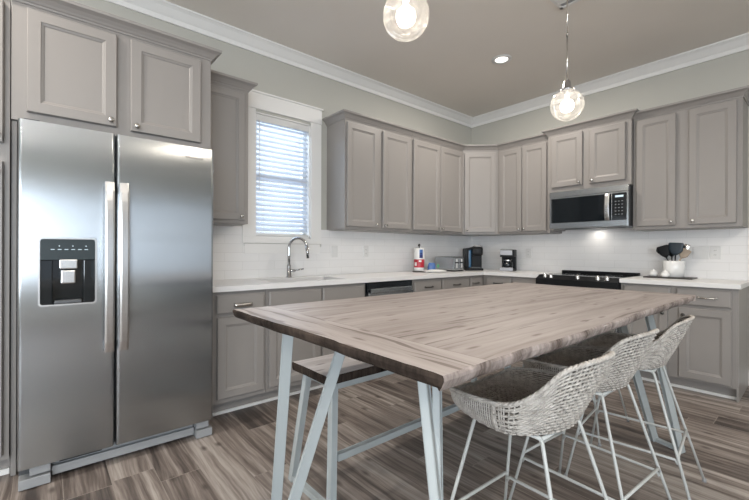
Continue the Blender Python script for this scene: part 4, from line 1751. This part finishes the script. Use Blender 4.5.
# toaster
t = thing('toaster', 'brushed stainless four-slice toaster on the worktop left of the corner', 'toaster', (0.26, -0.845, CT))
q = mb()
ta, tb2, tc, td_ = 0.110, 0.420, -0.930, -0.735
q.box((ta, tc, CT + 0.012), (tb2, td_, CT + 0.178), 0.018)
q.build('housing', M['ss'], t)
q = mb()
q.box((ta + 0.004, tc + 0.004, CT), (tb2 - 0.004, td_ - 0.004, CT + 0.014), 0.003)
q.build('base', M['black'], t)
q = mb()
for k in range(2):
    for c_ in (ta + 0.025, ta + 0.160):
        yy_ = tc + 0.050 + k * 0.065
        q.box((c_, yy_, CT + 0.1775), (c_ + 0.120, yy_ + 0.028, CT + 0.1792))
q.build('slot', M['black'], t)
for yy_ in (tc + 0.050, td_ - 0.050):
    q = mb()
    q.box((tb2, yy_ - 0.016, CT + 0.100), (tb2 + 0.020, yy_ + 0.016, CT + 0.116), 0.004)
    q.build('lever', M['black'], t)
    q = mb()
    q.box((tb2 - 0.001, yy_ - 0.010, CT + 0.045), (tb2 + 0.003, yy_ + 0.010, CT + 0.150), 0.001)
    q.build('control_strip', M['white'], t)

# pod coffee machine in the corner
kx, ky, ka = 0.325, -0.395, math.radians(-45)
t = thing('pod_coffee_machine', 'black pod coffee machine with blue water tank in the worktop corner', 'coffee maker', (kx, ky, CT))
FK = dict(o=(kx, ky, CT), u=(-math.sin(ka), math.cos(ka), 0), n=(math.cos(ka), math.sin(ka), 0))
q = mb(FK)
q.box((-0.130, 0.0, -0.14), (0.095, 0.030, 0.15), 0.012)
q.box((-0.040, 0.0, -0.14), (0.095, 0.235, 0.040), 0.015)
q.box((-0.045, 0.190, -0.14), (0.095, 0.305, 0.135), 0.030)
q.box((-0.130, 0.028, -0.13), (-0.078, 0.285, 0.085), 0.018)
q.build('body', M['black'], t)
q = mb(FK)
q.tube([(-0.035, 0.292, 0.10), (-0.03, 0.312, 0.122), (0.025, 0.318, 0.135), (0.08, 0.312, 0.122), (0.085, 0.292, 0.10)], 0.006, 8)
q.build('lid_handle', M['ss_v'], t)
q = mb(FK)
q.box((-0.082, 0.032, -0.11), (-0.045, 0.262, 0.075), 0.010)
q.build('water_tank', M['water'], t)
q = mb(FK)
q.box((-0.082, 0.262, -0.112), (-0.045, 0.290, 0.077), 0.006)
q.build('tank_lid', M['black'], t)
q = mb(FK)
q.box((-0.065, 0.030, 0.01), (0.065, 0.042, 0.145), 0.004)
q.build('drip_tray', M['ss_dark'], t)

# drip coffee maker
cx_, cy_, ca_ = 0.712, -0.215, math.radians(-68)
t = thing('drip_coffee_maker', 'black and stainless drip coffee maker with glass carafe on the back worktop', 'coffee maker', (cx_, cy_, CT))
FK = dict(o=(cx_, cy_, CT), u=(-math.sin(ca_), math.cos(ca_), 0), n=(math.cos(ca_), math.sin(ca_), 0))
q = mb(FK)
q.box((-0.085, 0.0, -0.11), (0.085, 0.030, 0.11), 0.006)
q.box((-0.085, 0.0, -0.11), (0.085, 0.268, -0.03), 0.006)
q.box((-0.085, 0.175, -0.11), (0.085, 0.268, 0.10), 0.006)
q.build('body', M['black'], t)
q = mb(FK)
q.box((-0.084, 0.200, 0.099), (0.060, 0.262, 0.105), 0.002)
q.box((-0.084, 0.004, 0.109), (0.070, 0.046, 0.114), 0.002)
q.build('steel_fascia', M['steel_dull'], t)
q = mb(FK)
q.lathe([(0.050, 0.031), (0.062, 0.045), (0.063, 0.09), (0.046, 0.130), (0.044, 0.150), (0.0, 0.156)], (0, 0, 0.035), (0, 1, 0), 20)
cf = q.build('carafe', M['blackglass'], t)
q = mb(FK)
q.tube([(0.03, 0.14, 0.075), (0.05, 0.135, 0.105), (0.055, 0.09, 0.115), (0.04, 0.06, 0.095)], 0.007, 8)
q.build('carafe_handle', M['black'], cf)
q = mb(FK)
q.lathe([(0.0475, 0.126), (0.0490, 0.134), (0.0475, 0.142)], (0, 0, 0.035), (0, 1, 0), 20, cap=False)
q.build('carafe_band', M['ss_v'], cf)

# tray, crock, utensils, shakers
t = tag(mb().box((2.175, -0.295, CT), (2.545, -0.065, CT + 0.012), 0.003).build('serving_board', M['slate']), 'dark rectangular serving board on the right worktop', 'board')
BZc = CT + 0.0125
cx_, cy_ = 2.386, -0.155
q = mb()
q.lathe([(0.072, 0.0), (0.078, 0.004), (0.081, 0.075), (0.083, 0.148), (0.080, 0.152), (0.076, 0.148), (0.073, 0.02), (0.0, 0.018)], (cx_, cy_, BZc), (0, 0, 1), 36)
tag(q.build('utensil_crock', M['ceramic']), 'round white ceramic crock full of utensils on the dark board', 'crock')
vd = Vector((R.x, R.y, 0))   # roughly along the wall as seen


def utensil(label, name, base_xy, lean, length, head, mat_h, mat_s):
    """handle rod standing in the crock with a shaped head"""
    b0 = Vector((cx_ + base_xy[0], cy_ + base_xy[1], BZc + 0.022))
    d = Vector((lean[0], lean[1], 1.0)).normalized()
    tip = b0 + d * length
    t = thing(name, label, 'utensil', b0)
    q = mb()
    q.tube([b0, b0 + d * length * 0.5, tip], 0.006, 8)
    q.build('handle', mat_h, t)
    s = Vector((d.z, 0, -d.x)).normalized()
    n = d.cross(s)
    q = mb()
    rings = []
    for f, w_, th in head:
        c = tip + d * f
        ring = []
        for i in range(12):
            a = 2 * PI * i / 12
            ca, sa = math.cos(a), math.sin(a)
            ring.append(c + s * (math.copysign(abs(ca) ** 0.6, ca) * w_) + n * (math.copysign(abs(sa) ** 0.6, sa) * th))
        rings.append(ring)
    q.loops(rings, True, True, None, True)
    q.build('head', mat_s, t)
    return t


SP = [(-0.012, 0.007, 0.005), (0.0, 0.022, 0.006), (0.03, 0.034, 0.007), (0.075, 0.036, 0.006), (0.100, 0.032, 0.004), (0.106, 0.026, 0.002)]
TN = [(-0.012, 0.008, 0.005), (0.01, 0.030, 0.006), (0.03, 0.042, 0.004), (0.095, 0.047, 0.003), (0.104, 0.040, 0.002)]
LD = [(-0.012, 0.007, 0.005), (0.0, 0.025, 0.016), (0.02, 0.036, 0.026), (0.045, 0.036, 0.026), (0.062, 0.024, 0.016), (0.068, 0.010, 0.006)]
utensil('black ladle leaning far left out of the white crock', 'ladle', (0.028, 0.035), (-0.62, 0.06), 0.235, LD, M['black'], M['black'])
utensil('black slotted turner leaning left in the white crock', 'turner', (0.0, -0.01), (-0.33, -0.06), 0.180, TN, M['black'], M['black'])
utensil('broad blue-black silicone turner in the middle of the white crock', 'turner', (0.01, -0.035), (0.06, -0.06), 0.195, [(f, w_ * 1.25, th * 1.6) for f, w_, th in TN], M['black'], M['blueblack'])
utensil('black serving spoon standing behind the blue-black turner', 'serving_spoon', (-0.02, 0.045), (-0.05, 0.08), 0.180, SP, M['black'], M['black'])
utensil('pale grey spoon leaning right out of the white crock', 'serving_spoon', (-0.005, 0.0), (0.38, 0.02), 0.195, [(f, w_ * 0.7, th) for f, w_, th in SP], M['nickel'], M['nickel'])
utensil('pale wooden spatula leaning farthest right out of the white crock', 'spatula', (-0.022, -0.03), (0.54, -0.02), 0.185, [(f * 0.8, w_ * 0.85, th) for f, w_, th in TN], M['utwood'], M['utwood'])
for sx_, sy_, lab in ((2.240, -0.205, 'small round white sugar pot at the left end of the dark board'), (2.345, -0.266, 'small white shaker before the utensil crock')):
    t = thing('condiment_pot', lab, 'pot', (sx_, sy_, BZc))
    q = mb()
    q.lathe([(0.024, 0), (0.034, 0.010), (0.037, 0.028), (0.030, 0.042), (0.026, 0.045), (0.0, 0.045)], (sx_, sy_, BZc), (0, 0, 1), 20)
    q.build('pot_body', M['ceramic'], t)
    q = mb()
    q.lathe([(0.028, 0.045), (0.020, 0.054), (0.006, 0.058), (0.008, 0.066), (0.0, 0.070)], (sx_, sy_, BZc), (0, 0, 1), 20)
    q.build('lid', M['ceramic'], t)

# outlets and switch plates
def plate(fr, u, v, wdt, label, kind, hgt=0.118):
    n0 = 0.0102
    t = thing('outlet' if kind == 'outlet' else 'switch_plate', label, 'outlet' if kind == 'outlet' else 'switch', wpt(fr, u, v, n0))
    q = mb(fr)
    q.rect_rings(u - wdt / 2, u + wdt / 2, v - hgt / 2, v + hgt / 2, [(0, n0), (0, n0 + 0.003), (0.003, n0 + 0.0055)])
    q.build('cover_plate', M['white'], t)
    gangs = max(1, round(wdt / 0.075))
    for g_ in range(gangs):
        uc_ = u - wdt / 2 + wdt * (g_ + 0.5) / gangs
        if kind == 'outlet':
            for dv in (-0.020, 0.020):
                q = mb(fr)
                q.loops([rrect(uc_ - 0.016, uc_ + 0.016, v + dv - 0.014, v + dv + 0.014, 0.007, n0 + n_) for n_ in (0.0055, 0.0075)])
                sk_ = q.build('socket', M['white'], t)
                q = mb(fr)
                q.box((uc_ - 0.007, v + dv - 0.004, n0 + 0.0075), (uc_ - 0.005, v + dv + 0.005, n0 + 0.0078))
                q.box((uc_ + 0.005, v + dv - 0.004, n0 + 0.0075), (uc_ + 0.007, v + dv + 0.005, n0 + 0.0078))
                q.build('slot', M['black'], sk_)
        else:
            q = mb(fr)
            q.box((uc_ - 0.016, v - 0.033, n0 + 0.005), (uc_ + 0.016, v + 0.033, n0 + 0.0085), 0.002)
            q.build('rocker', M['white'], t)
    return t


plate(FB, 0.872, 1.140, 0.075, 'white wall outlet right of the drip coffee maker', 'outlet')
plate(FB, 2.555, 1.155, 0.120, 'white double switch plate right of the utensil crock', 'switch')
plate(FB, 2.660, 1.155, 0.075, 'white wall outlet nearest the right end of the back wall', 'outlet')
plate(FA, -2.387, 1.153, 0.075, 'white switch plate on the tile just right of the window', 'switch')
plate(FA, -1.970, 1.153, 0.075, 'white outlet on the tile between window and paper towel roll', 'outlet')
